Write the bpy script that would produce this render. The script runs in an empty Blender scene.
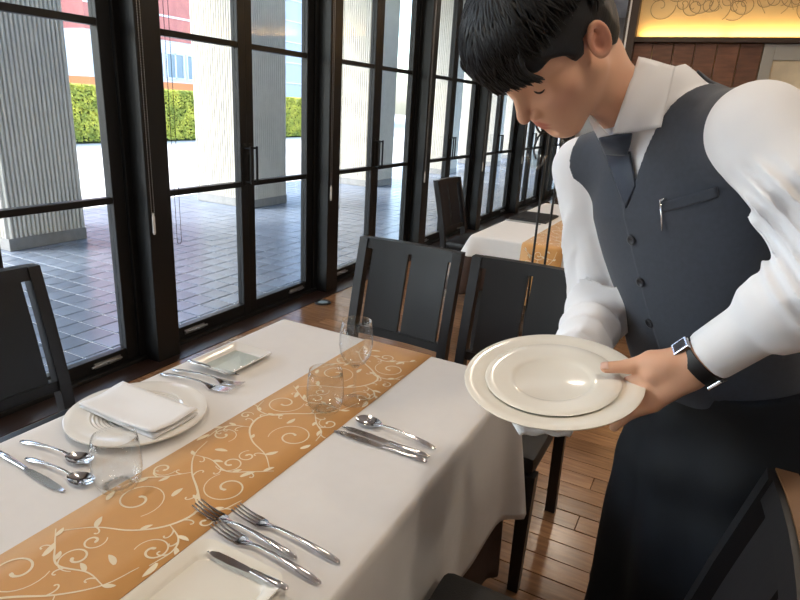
import bpy, bmesh, math, random
import numpy as np
from mathutils import Vector, Matrix, noise

# ------------------------------------------------------------------ camera
S = bpy.context.scene
COL = S.collection
CAMZ = 1.39                       # eye height in metres (table top 0.71, floor 0)
FPX = 600.0                       # focal length in pixels of the 800 x 600 frame
def _ray(p):
    v = np.array([p[0]-400.0, p[1]-300.0, FPX]); return v/np.linalg.norm(v)
_y = _ray((729, 124)); _z = -_ray((312, 2050)); _z = _z-_y*(_y@_z); _z /= np.linalg.norm(_z)
RC = np.stack([np.cross(_y, _z), _y, _z])          # camera coords (right, down, forward) -> world
cam_data = bpy.data.cameras.new('camera'); cam = bpy.data.objects.new('camera', cam_data); COL.objects.link(cam)
cam_data.sensor_width = 36.0; cam_data.lens = 36.0*FPX/800.0; cam_data.clip_start = 0.02; cam_data.clip_end = 300
_m = np.eye(4); _m[:3, 0] = RC[:, 0]; _m[:3, 1] = -RC[:, 1]; _m[:3, 2] = -RC[:, 2]; _m[:3, 3] = (0, 0, CAMZ)
cam.matrix_world = Matrix(_m.tolist())
S.camera = cam

# ------------------------------------------------------------------ sky, sun, exposure
S.view_settings.view_transform = 'Standard'; S.view_settings.look = 'None'
S.view_settings.gamma = 1.0; S.view_settings.use_curve_mapping = False
S.view_settings.exposure = 0.42
world = bpy.data.worlds.new('world'); S.world = world; world.use_nodes = True
wn = world.node_tree; wn.nodes.clear()
sky = wn.nodes.new('ShaderNodeTexSky'); sky.sky_type = 'NISHITA'; sky.sun_disc = False
sky.sun_elevation = math.radians(52); sky.sun_rotation = math.radians(230); sky.air_density = 1.0; sky.dust_density = 2.5
bg = wn.nodes.new('ShaderNodeBackground'); bg.inputs['Strength'].default_value = 0.95
wo = wn.nodes.new('ShaderNodeOutputWorld')
wn.links.new(sky.outputs[0], bg.inputs[0]); wn.links.new(bg.outputs[0], wo.inputs[0])
sun_d = bpy.data.lights.new('sun', 'SUN'); sun_d.energy = 1.5; sun_d.angle = math.radians(0.8); sun_d.color = (1, .96, .9)
sun = bpy.data.objects.new('sun', sun_d); COL.objects.link(sun)
sun_from = Vector((-0.55, -0.62, 0.95)).normalized()
sun.rotation_euler = sun_from.to_track_quat('Z', 'Y').to_euler()

# ------------------------------------------------------------------ helpers
def P(px, py, d):                 # pixel + depth along the view axis -> world
    return RC @ np.array([(px-400.0)/FPX*d, (py-300.0)/FPX*d, d]) + np.array([0, 0, CAMZ])
def onz(px, py, z):
    r = RC @ np.array([(px-400.0)/FPX, (py-300.0)/FPX, 1.0]); return r*((z-CAMZ)/r[2])+np.array([0, 0, CAMZ])
def onx(px, py, x):
    r = RC @ np.array([(px-400.0)/FPX, (py-300.0)/FPX, 1.0]); return r*(x/r[0])+np.array([0, 0, CAMZ])
def ony(px, py, y):
    r = RC @ np.array([(px-400.0)/FPX, (py-300.0)/FPX, 1.0]); return r*(y/r[1])+np.array([0, 0, CAMZ])

MATS = {}
def mat(name, rgb, rough=0.5, metal=0.0, var=0.0, vscale=8.0, vstretch=(1, 1, 1), rgb2=None, bump=0.0, bscale=60.0,
        bstretch=(1, 1, 1), spec=0.5, coat=0.0, sheen=0.0, trans=None, sss=0.0, emit=None, estr=0.0, objvar=0.0):
    m = bpy.data.materials.new(name); m.use_nodes = True; nt = m.node_tree; b = nt.nodes['Principled BSDF']
    b.inputs['Base Color'].default_value = (*rgb, 1); b.inputs['Roughness'].default_value = rough
    b.inputs['Metallic'].default_value = metal; b.inputs['Specular IOR Level'].default_value = spec
    b.inputs['Coat Weight'].default_value = coat; b.inputs['Sheen Weight'].default_value = sheen
    if sss:
        b.inputs['Subsurface Weight'].default_value = sss; b.inputs['Subsurface Radius'].default_value = (.012, .005, .003); b.inputs['Subsurface Scale'].default_value = 1.0
    if emit:
        b.inputs['Emission Color'].default_value = (*emit, 1); b.inputs['Emission Strength'].default_value = estr
    tc = nt.nodes.new('ShaderNodeTexCoord')
    def nz(scale, stretch, detail=4):
        mp = nt.nodes.new('ShaderNodeMapping'); mp.inputs['Scale'].default_value = stretch
        nt.links.new(tc.outputs['Object'], mp.inputs[0])
        n = nt.nodes.new('ShaderNodeTexNoise'); n.inputs['Scale'].default_value = scale; n.inputs['Detail'].default_value = detail
        nt.links.new(mp.outputs[0], n.inputs['Vector']); return n
    last = None
    if rgb2 or var:
        n = nz(vscale, vstretch)
        r = nt.nodes.new('ShaderNodeValToRGB'); r.color_ramp.elements[0].position = .32; r.color_ramp.elements[1].position = .68
        c2 = rgb2 or tuple(c*(1-var) for c in rgb)
        r.color_ramp.elements[0].color = (*c2, 1); r.color_ramp.elements[1].color = (*rgb, 1)
        nt.links.new(n.outputs['Fac'], r.inputs[0]); last = r.outputs[0]
    if objvar:
        oi = nt.nodes.new('ShaderNodeObjectInfo'); hs = nt.nodes.new('ShaderNodeHueSaturation')
        mr = nt.nodes.new('ShaderNodeMapRange'); mr.inputs[3].default_value = 1-objvar; mr.inputs[4].default_value = 1+objvar
        nt.links.new(oi.outputs['Random'], mr.inputs[0]); nt.links.new(mr.outputs[0], hs.inputs['Value'])
        if last: nt.links.new(last, hs.inputs['Color'])
        else: hs.inputs['Color'].default_value = (*rgb, 1)
        last = hs.outputs[0]
    if last: nt.links.new(last, b.inputs['Base Color'])
    if bump:
        n = nz(bscale, bstretch); bp = nt.nodes.new('ShaderNodeBump'); bp.inputs['Strength'].default_value = bump; bp.inputs['Distance'].default_value = .002
        nt.links.new(n.outputs['Fac'], bp.inputs['Height']); nt.links.new(bp.outputs[0], b.inputs['Normal'])
    MATS[name] = m; return m

def glass_mat(name, tint=(1, 1, 1), ior=1.45, rough=0.0):
    m = bpy.data.materials.new(name); m.use_nodes = True; nt = m.node_tree; nt.nodes.clear()
    o = nt.nodes.new('ShaderNodeOutputMaterial'); t = nt.nodes.new('ShaderNodeBsdfTransparent'); g = nt.nodes.new('ShaderNodeBsdfGlossy')
    lw = nt.nodes.new('ShaderNodeLayerWeight'); lw.inputs[0].default_value = .5; mx = nt.nodes.new('ShaderNodeMixShader')
    pw = nt.nodes.new('ShaderNodeMath'); pw.operation = 'POWER'; pw.inputs[1].default_value = 5
    fr = nt.nodes.new('ShaderNodeMath'); fr.operation = 'MULTIPLY_ADD'; f0 = ((ior-1)/(ior+1))**2; fr.inputs[1].default_value = 1-f0; fr.inputs[2].default_value = f0
    nt.links.new(lw.outputs['Facing'], pw.inputs[0]); nt.links.new(pw.outputs[0], fr.inputs[0])
    t.inputs[0].default_value = (*tint, 1); g.inputs['Roughness'].default_value = rough
    nt.links.new(fr.outputs[0], mx.inputs[0]); nt.links.new(t.outputs[0], mx.inputs[1]); nt.links.new(g.outputs[0], mx.inputs[2]); nt.links.new(mx.outputs[0], o.inputs[0])
    MATS[name] = m; return m

def new_mesh(name, v, f, smooth=False):
    me = bpy.data.meshes.new(name); me.from_pydata([tuple(map(float, p)) for p in v], [], f); me.update()
    if smooth: me.polygons.foreach_set('use_smooth', [True]*len(me.polygons))
    return me
def obj(name, me, m=None, parent=None, loc=None, rot=None):
    o = bpy.data.objects.new(name, me); COL.objects.link(o)
    if m is not None and me is not None and len(me.materials) == 0: me.materials.append(MATS[m] if isinstance(m, str) else m)
    if parent: o.parent = parent
    if loc is not None: o.location = [float(c) for c in loc]
    if rot is not None: o.rotation_euler = rot
    return o
def tag(o, label=None, cat=None, group=None, kind=None):
    if label: o['label'] = label
    if cat: o['category'] = cat
    if group: o['group'] = group
    if kind: o['kind'] = kind
    return o
def thing(name, label, cat, loc=(0, 0, 0), rz=0.0, group=None):
    return tag(obj(name, None, loc=loc, rot=(0, 0, rz)), label, cat, group)
def dup(root, loc=None, rz=None, label=None, parent=None):
    r = root.copy(); COL.objects.link(r)
    if parent: r.parent = parent
    if loc is not None: r.location = [float(c) for c in loc]
    if rz is not None: r.rotation_euler = (0, 0, rz)
    if label: r['label'] = label
    for ch in list(root.children): dup(ch, parent=r)
    return r
class MB:
    """collects pieces into one mesh"""
    def __init__(s): s.v = []; s.f = []
    def add(s, v, f):
        n = len(s.v); s.v += [tuple(p) for p in v]; s.f += [tuple(i+n for i in q) for q in f]; return s
    def box(s, x0, x1, y0, y1, z0, z1, b=0.0):
        if b <= 0:
            v = [(x, y, z) for z in (z0, z1) for y in (y0, y1) for x in (x0, x1)]
            f = [(0, 2, 3, 1), (4, 5, 7, 6), (0, 1, 5, 4), (2, 6, 7, 3), (0, 4, 6, 2), (1, 3, 7, 5)]
            return s.add(v, f)
        b = min(b, (x1-x0)*.45, (y1-y0)*.45, (z1-z0)*.45)
        bm = bmesh.new(); bmesh.ops.create_cube(bm, size=1)
        for q in bm.verts: q.co = Vector(((x0+x1)/2+q.co.x*(x1-x0), (y0+y1)/2+q.co.y*(y1-y0), (z0+z1)/2+q.co.z*(z1-z0)))
        bmesh.ops.bevel(bm, geom=bm.edges[:], offset=b, segments=2, affect='EDGES', profile=.5)
        bm.verts.index_update(); s.add([q.co[:] for q in bm.verts], [[q.index for q in g.verts] for g in bm.faces]); bm.free(); return s
    def tube(s, pts, rad, n=10, cap=True, flat=1.0, up=(0, 0, 1)):
        pts = [np.array(p, float) for p in pts]; k = len(pts)
        if not hasattr(rad, '__len__'): rad = [rad]*k
        v = []; f = []; upv = np.array(up, float); prev = None
        for i in range(k):
            t = pts[min(i+1, k-1)]-pts[max(i-1, 0)]; t /= (np.linalg.norm(t)+1e-12)
            if prev is None:
                a = np.cross(upv, t)
                if np.linalg.norm(a) < 1e-4: a = np.cross((1, 0, 0), t)
            else: a = prev-t*(prev@t)
            a /= np.linalg.norm(a); prev = a; b = np.cross(t, a)
            for j in range(n):
                an = 2*math.pi*j/n; v.append(pts[i]+rad[i]*(a*math.cos(an)+b*math.sin(an)*flat))
        for i in range(k-1):
            for j in range(n): f.append((i*n+j, i*n+(j+1) % n, (i+1)*n+(j+1) % n, (i+1)*n+j))
        if cap: f.append(tuple(range(n-1, -1, -1))); f.append(tuple(range((k-1)*n, k*n)))
        return s.add(v, f)
    def lathe(s, prof, n=48, c=(0, 0, 0), closed=False):
        v = []; f = []; k = len(prof)
        for r, z in prof:
            for j in range(n):
                a = 2*math.pi*j/n; v.append((c[0]+r*math.cos(a), c[1]+r*math.sin(a), c[2]+z))
        for i in range(k-1 if not closed else k):
            i2 = (i+1) % k
            for j in range(n): f.append((i*n+j, i*n+(j+1) % n, i2*n+(j+1) % n, i2*n+j))
        return s.add(v, f)
    def loft(s, rings, cap=True):
        n = len(rings[0]); v = [tuple(p) for r in rings for p in r]; f = []
        for i in range(len(rings)-1):
            for j in range(n): f.append((i*n+j, i*n+(j+1) % n, (i+1)*n+(j+1) % n, (i+1)*n+j))
        if cap: f.append(tuple(range(n-1, -1, -1))); f.append(tuple(range((len(rings)-1)*n, len(rings)*n)))
        return s.add(v, f)
    def build(s, name, m, parent=None, smooth=False, loc=None, rot=None, auto=None):
        me = new_mesh(name, s.v, s.f, smooth)
        if auto:
            me.polygons.foreach_set('use_smooth', [True]*len(me.polygons)); me.set_sharp_from_angle(angle=math.radians(auto))
        return obj(name, me, m, parent, loc, rot)
def bezier(pts, n=24):
    """Catmull-Rom through points"""
    p = [np.array(q, float) for q in pts]; p = [2*p[0]-p[1]]+p+[2*p[-1]-p[-2]]; out = []
    segs = len(p)-3
    for i in range(segs):
        for t in np.linspace(0, 1, max(2, n//segs), endpoint=(i == segs-1)):
            a, b, c, d = p[i:i+4]
            out.append(.5*((2*b)+(c-a)*t+(2*a-5*b+4*c-d)*t*t+(3*b-a-3*c+d)*t**3))
    return out

# ------------------------------------------------------------------ materials
mat('black_wood', (.007, .007, .009), .42, bump=.15, bscale=30, bstretch=(1, 1, .08), spec=.5)
mat('black_paint', (.006, .0065, .007), .38, spec=.45)
mat('black_leather', (.006, .007, .009), .5, bump=.2, bscale=250)
mat('tan_leather', (.17, .085, .036), .5, bump=.1, bscale=200)
mat('steel_grey', (.45, .46, .47), .3, 1.0)
mat('white_plastic', (.8, .8, .78), .4)
mat('plank', (.34, .18, .088), .22, rgb2=(.20, .10, .05), vscale=5, vstretch=(1.2, 14, 1), bump=.25, bscale=40, bstretch=(.1, 1, 1), objvar=.22, spec=.6)
mat('floor_shade', (.022, .011, .008), .35)  # dark tone standing in for shade on the boards by the doors
mat('subfloor', (.05, .025, .012), .8)
mat('tile', (.19, .235, .31), .26, var=.2, vscale=4, bump=.12, bscale=40, objvar=.10, spec=.6)
mat('grout', (.75, .76, .75), .8)
mat('pave_light', (.62, .60, .56), .85, var=.15, vscale=1.0)
mat('column_rib', (.72, .69, .61), .75, var=.08, vscale=10, bump=.2, bscale=90)
mat('column_plinth', (.30, .30, .29), .7, var=.15, vscale=15)
mat('plaster', (.74, .70, .64), .85, var=.05, vscale=3)
mat('ceiling_white', (.9, .88, .85), .9)
mat('wall_wood', (.20, .085, .045), .45, rgb2=(.10, .04, .022), vscale=6, vstretch=(1, 1, 6), bump=.2, bscale=40, objvar=.2)
mat('dark_trim', (.05, .03, .02), .4)
mat('grey_frame', (.35, .34, .31), .6)
mat('gold_panel', (.80, .62, .32), .55, var=.1, vscale=3)
mat('engrave', (.33, .25, .14), .7)
mat('picture_paper', (.75, .64, .46), .8, var=.25, vscale=5)
mat('cloth_white', (.80, .785, .765), .85, var=.02, vscale=30, bump=.12, bscale=500, sheen=.2)
mat('cloth_brown', (.055, .028, .02), .8, var=.3, vscale=60, bump=.2, bscale=300)
mat('runner_orange', (.66, .34, .105), .55, var=.05, vscale=20, bump=.12, bscale=600, sheen=.2)
mat('scroll_cream', (.86, .74, .52), .6, sheen=.2)
mat('porcelain', (.86, .84, .79), .12, spec=.6, coat=.4)
mat('porcelain_cream', (.90, .865, .77), .14, spec=.6, coat=.4)
mat('silver', (.72, .72, .73), .13, 1.0)
mat('napkin', (.86, .86, .86), .85, bump=.1, bscale=400, sheen=.2)
mat('iron', (.012, .012, .012), .4, .3)
mat('hedge_leaf', (.72, .68, .10), .6, rgb2=(.24, .30, .04), vscale=3)
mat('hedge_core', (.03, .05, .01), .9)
mat('pink_brick', (.62, .22, .18), .85, var=.15, vscale=3)
mat('facade_white', (.75, .75, .74), .85)
mat('facade_blue', (.44, .48, .55), .5)
mat('facade_orange', (.75, .28, .10), .8)
mat('facade_glass', (.25, .32, .36), .1)
mat('book_black', (.02, .02, .022), .45)
mat('fill_lamp_glow', (1, .85, .6), .5, emit=(1, .80, .55), estr=12)
glass_mat('window_glass', (.96, .985, .98))
glass_mat('drink_glass', (.985, .99, .99), 1.5)
glass_mat('dish_glass', (.93, .96, .96), 1.5, .03)
# ================================================================== the setting
rnd = random.Random(7)
XG, YD, PER = -2.60, 2.913, 1.5745            # glass plane, a door's meeting line, door module
# ---- floor: boards laid across the room
floor = tag(MB().box(-2.56, 4.0, -3.0, 11.6, -.06, -.018).build('floor', 'subfloor'), 'brown wooden plank floor of the restaurant', kind='structure')
PW = .092
plank_meshes = []
for L in (.9, 1.2):
    plank_meshes.append((L, new_mesh('plank', *(lambda m: (m.v, m.f))(MB().box(-L/2+.0008, L/2-.0008, -PW/2+.0012, PW/2-.0012, -.018, 0, .002)))))
    plank_meshes[-1][1].materials.append(MATS['plank'])
rest = MB(); npl = 0
j = 0
y = -2.95
while y < 11.5:
    x = -2.53 + rnd.uniform(-.9, 0)
    while x < 3.9:
        L, me = plank_meshes[rnd.randrange(2)]
        cx = x+L/2
        if .55 < y < 4.2 and -2.6 < cx < .95 and x > -2.56 and npl < 290:
            o = obj('plank', me, None, floor, (cx, y, rnd.uniform(-.0006, .0002))); npl += 1
        else:
            xa, xb = max(x, -2.555), min(x+L, 4.0)
            if xb-xa > .02: rest.box(xa+.0008, xb-.0008, y-PW/2+.0012, y+PW/2-.0012, -.018, rnd.uniform(-.0006, .0002))
        x += L
    y += PW
tag(rest.build('more_planks', 'plank', floor), kind='stuff')
# ---- ceiling, walls
tag(MB().box(-2.7, 4.1, -3.1, 11.7, 3.0, 3.1).build('ceiling', 'ceiling_white'), 'pale plaster ceiling', kind='structure')
tag(MB().box(4.0, 4.1, -3.1, 11.7, 0, 3.0).build('wall_right', 'plaster'), 'plain plaster wall facing the windows', kind='structure')
tag(MB().box(-2.7, 4.0, -3.1, -3.0, 0, 3.0).build('wall_back', 'plaster'), 'plain plaster wall behind the viewer', kind='structure')
tag(MB().box(-2.7, 4.0, 11.6, 11.7, 0, 3.0).build('wall_front', 'plaster'), 'end wall beyond the last glazed doors', kind='structure')
tag(MB().box(-2.70, -2.47, -3.0, 11.6, 2.56, 3.0).build('wall_left', 'dark_trim'), 'dark header wall above the glazed doors', kind='structure')
tag(MB().box(-2.545, -2.40, -3.0, 11.6, -.015, .003, .001).build('trim_14', 'floor_shade'), 'dark strip painting shade and frame reflections on the floor along the glazed doors', kind='structure')  # flat strip paints the floor's shade and the reflected black frames
tag(MB().box(-2.66, -2.545, -3.0, 11.6, -.02, .022, .004).build('trim_1', 'black_paint'), 'black threshold strip under the glazed doors', kind='structure')

# ---- glazed double doors
ZB, ZM, ZT, ZTOP = .0926, .868, 1.667, 2.46
DOORLAB = {-1: 'black framed glazed double door at the left edge, beside the nearest pillar outside',
           0: 'second black glazed double door, behind the square glass dish', 1: 'third black glazed double door, above the chair back',
           2: 'fourth black glazed double door, behind the lone chair', 3: 'fifth black glazed double door along the window wall',
           4: 'sixth black glazed double door, left of the chin', 5: 'farthest black glazed double door of the window wall',
           -2: 'black glazed double door just outside the picture', -3: 'black glazed double door behind the viewer'}
def leaf_mesh():
    m = MB(); t0, t1 = -.026, .026
    m.box(t0, t1, 0, .0604, .022, 2.545, .003); m.box(t0, t1, .6104, .68, .022, 2.545, .003)
    return m
def make_door(k, idx):
    d = tag(obj('door_%d' % idx, None, loc=(XG, YD+PER*k, 0)), DOORLAB[k], kind='structure')
    fr = MB(); 
    for s in (-1, 1): fr.box(-.045, .04, min(s*.684, s*.787), max(s*.684, s*.787), .022, 2.56, .003)
    fr.box(-.045, .04, -.684, .684, 2.545, 2.56)
    fr.build('door_frame', 'black_paint', d)
    for s in (-1, 1):
        lf = MB()
        for q in leaf_mesh().__dict__['v']: lf.v.append((q[0], q[1]*s, q[2]))
        lf.f = [f if s > 0 else tuple(reversed(f)) for f in leaf_mesh().f]
        # shift so the two meeting stiles touch at the centre
        L = lf.build('leaf', 'black_paint', d)
        a, b = sorted((s*.0604, s*.6104))
        for z0, z1, nm in ((.022, ZB, 'bottom_rail'), (ZM-.016, ZM+.016, 'glazing_bar'), (ZT-.016, ZT+.016, 'glazing_bar'), (ZTOP, 2.545, 'top_rail')):
            MB().box(-.022, .022, a, b, z0, z1, .003).build(nm, 'black_paint', L)
        for z0, z1 in ((ZB, ZM-.016), (ZM+.016, ZT-.016), (ZT+.016, ZTOP)):
            MB().box(-.003, .003, a, b, z0, z1).build('pane', 'window_glass', L)
        h = MB()
        yh = s*.027
        h.tube([(.078, yh, .872), (.078, yh, 1.10)], .0075, 10)
        for zz in (.885, 1.088): h.tube([(.024, yh, zz), (.078, yh, zz)], .006, 8)
        h.box(.024, .030, yh-.014, yh+.014, .86, 1.112, .002)
        h.build('pull_handle', 'iron', L, auto=40)
        bt = MB(); y1 = s*.57; y0 = s*.40
        bt.tube([(.034, y0, .058), (.034, y1, .058)], .006, 8); bt.box(.022, .030, min(y0*.9+y1*.1, y1), max(y0*.9+y1*.1, y1), .044, .072, .002)
        bt.tube([(.034, (y0+y1)/2, .058), (.058, (y0+y1)/2, .062)], .0045, 8)
        bt.build('slide_bolt', 'steel_grey', L, auto=40)
    return d
for idx, k in enumerate((-1, 0, 1, 2, 3, 4, 5, -2, -3)): make_door(k, idx+1)
# ---- posts between the doors, blind chains and cord weights
def bead_chain(m, x, y, z0, z1, r=.0021):
    n = int((z1-z0)/.011); pts = []; rad = []
    for i in range(n*2+1):
        pts.append((x, y, z0+(z1-z0)*i/(n*2))); rad.append(r if i % 2 else r*.45)
    m.tube(pts, rad, 5)
cl = ['left of the second glazed door', 'right of the second glazed door', 'right of the third glazed door', 'right of the fourth glazed door', 'right of the fifth glazed door']
for i, k in enumerate(range(-3, 6)):
    yc = YD+PER*(k+.5)
    tag(MB().box(-2.575, -2.459, yc-.0725, yc+.0725, 0, 2.56, .004).build('trim_%d' % (i+2), 'black_paint'), 'black square post between two glazed doors', kind='structure')
    if -1 <= k <= 3:
        c = thing('blind_chain', 'beaded blind chain with white weight on the post '+cl[k+1], 'blind chain', (-2.448, yc-.062, 0))
        m = MB(); bead_chain(m, 0, 0, .80, 2.50); bead_chain(m, 0, .016, .80, 2.50)
        m.build('bead_strand', 'steel_grey', c, auto=60)
        MB().tube([(0, .008, .70), (0, .008, .71), (0, .008, .79), (0, .008, .81)], [.004, .0075, .0075, .003], 10).build('cord_weight', 'white_plastic', c, auto=60)
for k, lab in ((0, 'second'), (1, 'third')):
    c = thing('blind_chain', 'long beaded chain hanging in front of the left pane of the %s glazed door' % lab, 'blind chain', (-2.53, YD+PER*k-.625, 0))
    m = MB(); bead_chain(m, 0, 0, .62, 2.52); bead_chain(m, 0, .03, .62, 2.52)
    m.tube([(0, .015+.015*math.cos(a), .62+.02*math.sin(a)) for a in np.linspace(math.pi, 2*math.pi, 9)], .0016, 5)
    m.build('bead_strand', 'iron', c, auto=60)
# ---- recessed floor lamp beside the post
fl_ = thing('floor_lamp', 'small round metal lamp set into the floor by the window post', 'floor light', (-2.34, 3.41, 0))
MB().lathe([(.0, .0), (.052, .0), (.060, .004), (.056, .012), (.044, .014), (.040, .006), (0, .006)], 32).build('bezel', 'iron', fl_, auto=40)
MB().lathe([(.0401, .0062), (.030, .011), (0, .013)], 24).build('lens', 'facade_glass', fl_, smooth=True)

# ---- partition with the gilded panel at the end of the room
YP = 7.0
def pp(px, py): return ony(px, py, YP)
x_l = pp(636, 37)[0]; z_b = pp(700, 37.5)[2]; z_led = pp(700, 43)[2]
part = tag(MB().box(x_l-.12, 3.98, YP+.06, YP+.16, 0, 3.0).build('wall_partition', 'dark_trim'), 'partition wall carrying the gilded panel', kind='structure')
wp = tag(MB().box(x_l, 2.3, YP+.02, YP+.055, z_b+.001, 2.92).build('gilded_panel', 'gold_panel'), 'glowing gilded wall panel with engraved scroll lines at the room end', 'wall panel')
eng = MB(); er = random.Random(3)
def spiral2(cx, cy, r0, turns, a0, sgn, n=36):
    return [(cx+r0*(1-t*.93)*math.cos(a0+sgn*t*turns*6.283), cy+r0*(1-t*.93)*math.sin(a0+sgn*t*turns*6.283)) for t in np.linspace(0, 1, n)]
for i in range(60):
    cx = x_l+.10+i*.05+er.uniform(-.03, .03); cz = z_b+.36+er.uniform(-.12, .16); r = er.uniform(.05, .15)
    eng.tube([(a, YP+.0195, b) for a, b in spiral2(cx, cz, r, er.uniform(.9, 1.7), er.uniform(0, 6), er.choice((-1, 1)))], .0030, 5)
    eng.tube(bezier([(cx, YP+.0195, cz+r), (cx+.1, YP+.0195, cz+r+er.uniform(0, .1)), (cx+.25, YP+.0195, cz+er.uniform(-.1, .1))], 14), .002, 5)
eng.build('engraved_line', 'engrave', wp)
led = tag(MB().box(x_l-.02, 2.35, YP-.05, YP+.055, z_led, z_b, .006).build('panel_ledge', 'dark_trim'), 'dark wooden ledge under the gilded panel', 'ledge')
for i in range(4):
    ld = bpy.data.lights.new('cove_light', 'AREA'); ld.shape = 'RECTANGLE'; ld.size = .75; ld.size_y = .03; ld.energy = 1.9; ld.color = (1, .62, .22)
    lo = bpy.data.objects.new('cove_light', ld); COL.objects.link(lo); lo.location = (x_l+.42+i*.78, YP-.025, z_b+.012); lo.rotation_euler = (math.pi-.35, 0, 0)
clad = tag(obj('wood_cladding', None, loc=(0, YP, 0)), 'reddish brown wooden boards on the wall under the gilded ledge', 'wall cladding')
xg = pp(762, 55)[0]; nb = 6; bw = (xg-(x_l-.02))/nb
for i in range(nb):
    MB().box(x_l-.02+i*bw+.004, x_l-.02+(i+1)*bw-.004, .01, .05, .05, z_led-.002, .004).build('board', 'wall_wood', clad)
MB().box(x_l-.02, xg, .045, .058, .05, z_led-.003).build('backing', 'gold_panel', clad)
pc = thing('framed_picture', 'beige picture in a wide grey frame on the end wall behind the shoulder', 'picture', (0, YP, 0))
xa = pp(773, 60)[0]; zt = pp(773, 60)[2]
fm = MB(); fm.box(xg+.004, xa, 0, .05, 1.1, z_led-.004, .003); fm.box(xa, xa+.75, 0, .05, zt, z_led-.004, .003); fm.box(xa+.75, xa+.86, 0, .05, 1.1, z_led-.004, .003); fm.box(xa, xa+.75, 0, .05, 1.1, 1.21, .003)
fm.build('picture_frame', 'grey_frame', pc); MB().box(xa, xa+.75, .02, .04, 1.21, zt).build('picture_sheet', 'picture_paper', pc)
xp0 = pp(631, 10)[0]
tag(MB().box(xp0-.03, x_l-.003, YP-.06, YP+.055, 0, 3.0, .004).build('trim_12', 'dark_trim'), 'dark upright at the left end of the gilded panel', kind='structure')
tag(MB().box(xp0-.005, xp0+.012, YP-.068, YP-.061, 0, 3.0).build('trim_13', 'white_plastic'), 'narrow pale strip on the dark upright', kind='structure')

# ---- unseen ceiling lamps, added above the frame as warm fill
for (x, y) in [(-1.4, .6), (.4, .4), (1.9, .8), (-1.4, 3.2), (.3, 3.0), (1.9, 3.4), (-.8, 5.6), (1.4, 5.6), (-.6, 8.6)]:
    t = thing('fill_lamp', 'round warm fill lamp added in the ceiling, out of view', 'ceiling lamp', (x, y, 2.96), group='added fill lamps')
    MB().lathe([(.12, .04), (.135, .0), (.14, -.005), (.115, -.006), (.11, .03)], 32).build('trim_ring', 'white_plastic', t, auto=40)
    MB().lathe([(0, .02), (.11, .02)], 32).build('diffuser', 'fill_lamp_glow', t)
    l = bpy.data.lights.new('fill_light', 'AREA'); l.shape = 'DISK'; l.size = .22; l.energy = 7; l.color = (1, .86, .70)
    o = bpy.data.objects.new('fill_light', l); COL.objects.link(o); o.parent = t; o.location = (0, 0, -.01)

# ================================================================== outside
pav = tag(MB().box(-6.75, -2.66, -6, 30, -.08, -.006).build('terrace', 'grout'), 'grey tiled terrace outside the glazed doors', kind='structure')
TS = .165
tm = new_mesh('paving_tile', *(lambda m: (m.v, m.f))(MB().box(-TS/2+.005, TS/2-.005, -TS/2+.005, TS/2-.005, -.012, 0, .002))); tm.materials.append(MATS['tile'])
cells = []
for i in range(24):
    for jj in range(150):
        cells.append((-2.75-TS*i, -2.0+TS*jj))
def vis_score(c):
    x, y = c
    v = RC.T @ np.array([x, y, -CAMZ])
    if v[2] < .1: return 1e9
    px, py = 400+600*v[0]/v[2], 300+600*v[1]/v[2]
    return v[2] if (-5 < px < 420 and 0 < py < 365) else 1e9
cells.sort(key=vis_score)
for c in cells[:298]: obj('paving_tile', tm, None, pav, (c[0], c[1], rnd.uniform(-.0012, .0004)))
mt = MB()
for c in cells[298:]: mt.box(c[0]-TS/2+.004, c[0]+TS/2-.004, c[1]-TS/2+.004, c[1]+TS/2-.004, -.012, rnd.uniform(-.0012, .0004))
tag(mt.build('more_paving_tiles', 'tile', pav), kind='stuff')
tag(MB().box(-60, -6.75, -40, 80, -.1, -.012).build('ground', 'pave_light'), 'pale sunlit pavement beyond the terrace', kind='structure')
tag(MB().box(-6.9, -6.75, -40, 60, -.1, .004, .01).build('kerb_strip', 'pave_light'), 'pale kerb along the terrace edge', kind='structure')
tag(MB().box(-6.45, -2.5, -8, 32, 3.62, 3.9).build('ceiling_canopy', 'plaster'), 'canopy roof over the terrace', kind='structure')
# ---- ribbed pillars
def ribbed_shaft(w, d, z0, z1, pitch=.04):
    """rectangular shaft with half-round ribs"""
    pts = []
    def side(p0, p1, nrm):
        L = math.dist(p0, p1); n = round(L/pitch)
        for i in range(n):
            for t, o in ((.13, -.004), (.18, .014), (.32, .021), (.5, .022), (.68, .021), (.82, .014), (.87, -.004)):
                s = (i+t)/n; pts.append((p0[0]+(p1[0]-p0[0])*s+nrm[0]*o, p0[1]+(p1[1]-p0[1])*s+nrm[1]*o))
    side((-w/2, -d/2), (w/2, -d/2), (0, -1)); side((w/2, -d/2), (w/2, d/2), (1, 0)); side((w/2, d/2), (-w/2, d/2), (0, 1)); side((-w/2, d/2), (-w/2, -d/2), (-1, 0))
    m = MB(); m.loft([[(x, y, z0) for x, y in pts], [(x, y, z1) for x, y in pts]]); return m
CW, CD = .96, .74
shaft = None
clabs = ['ribbed pale pillar nearest the viewer, outside the leftmost door', 'ribbed pale pillar standing outside the second glazed door', 'ribbed pale pillar standing outside the third glazed door',
         'ribbed pale pillar seen through the third door right pane', 'ribbed pale pillar, fifth along the terrace', 'ribbed pale pillar, sixth along the terrace', 'ribbed pale pillar at the far terrace end', 'ribbed pale pillar outside the picture']
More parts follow.
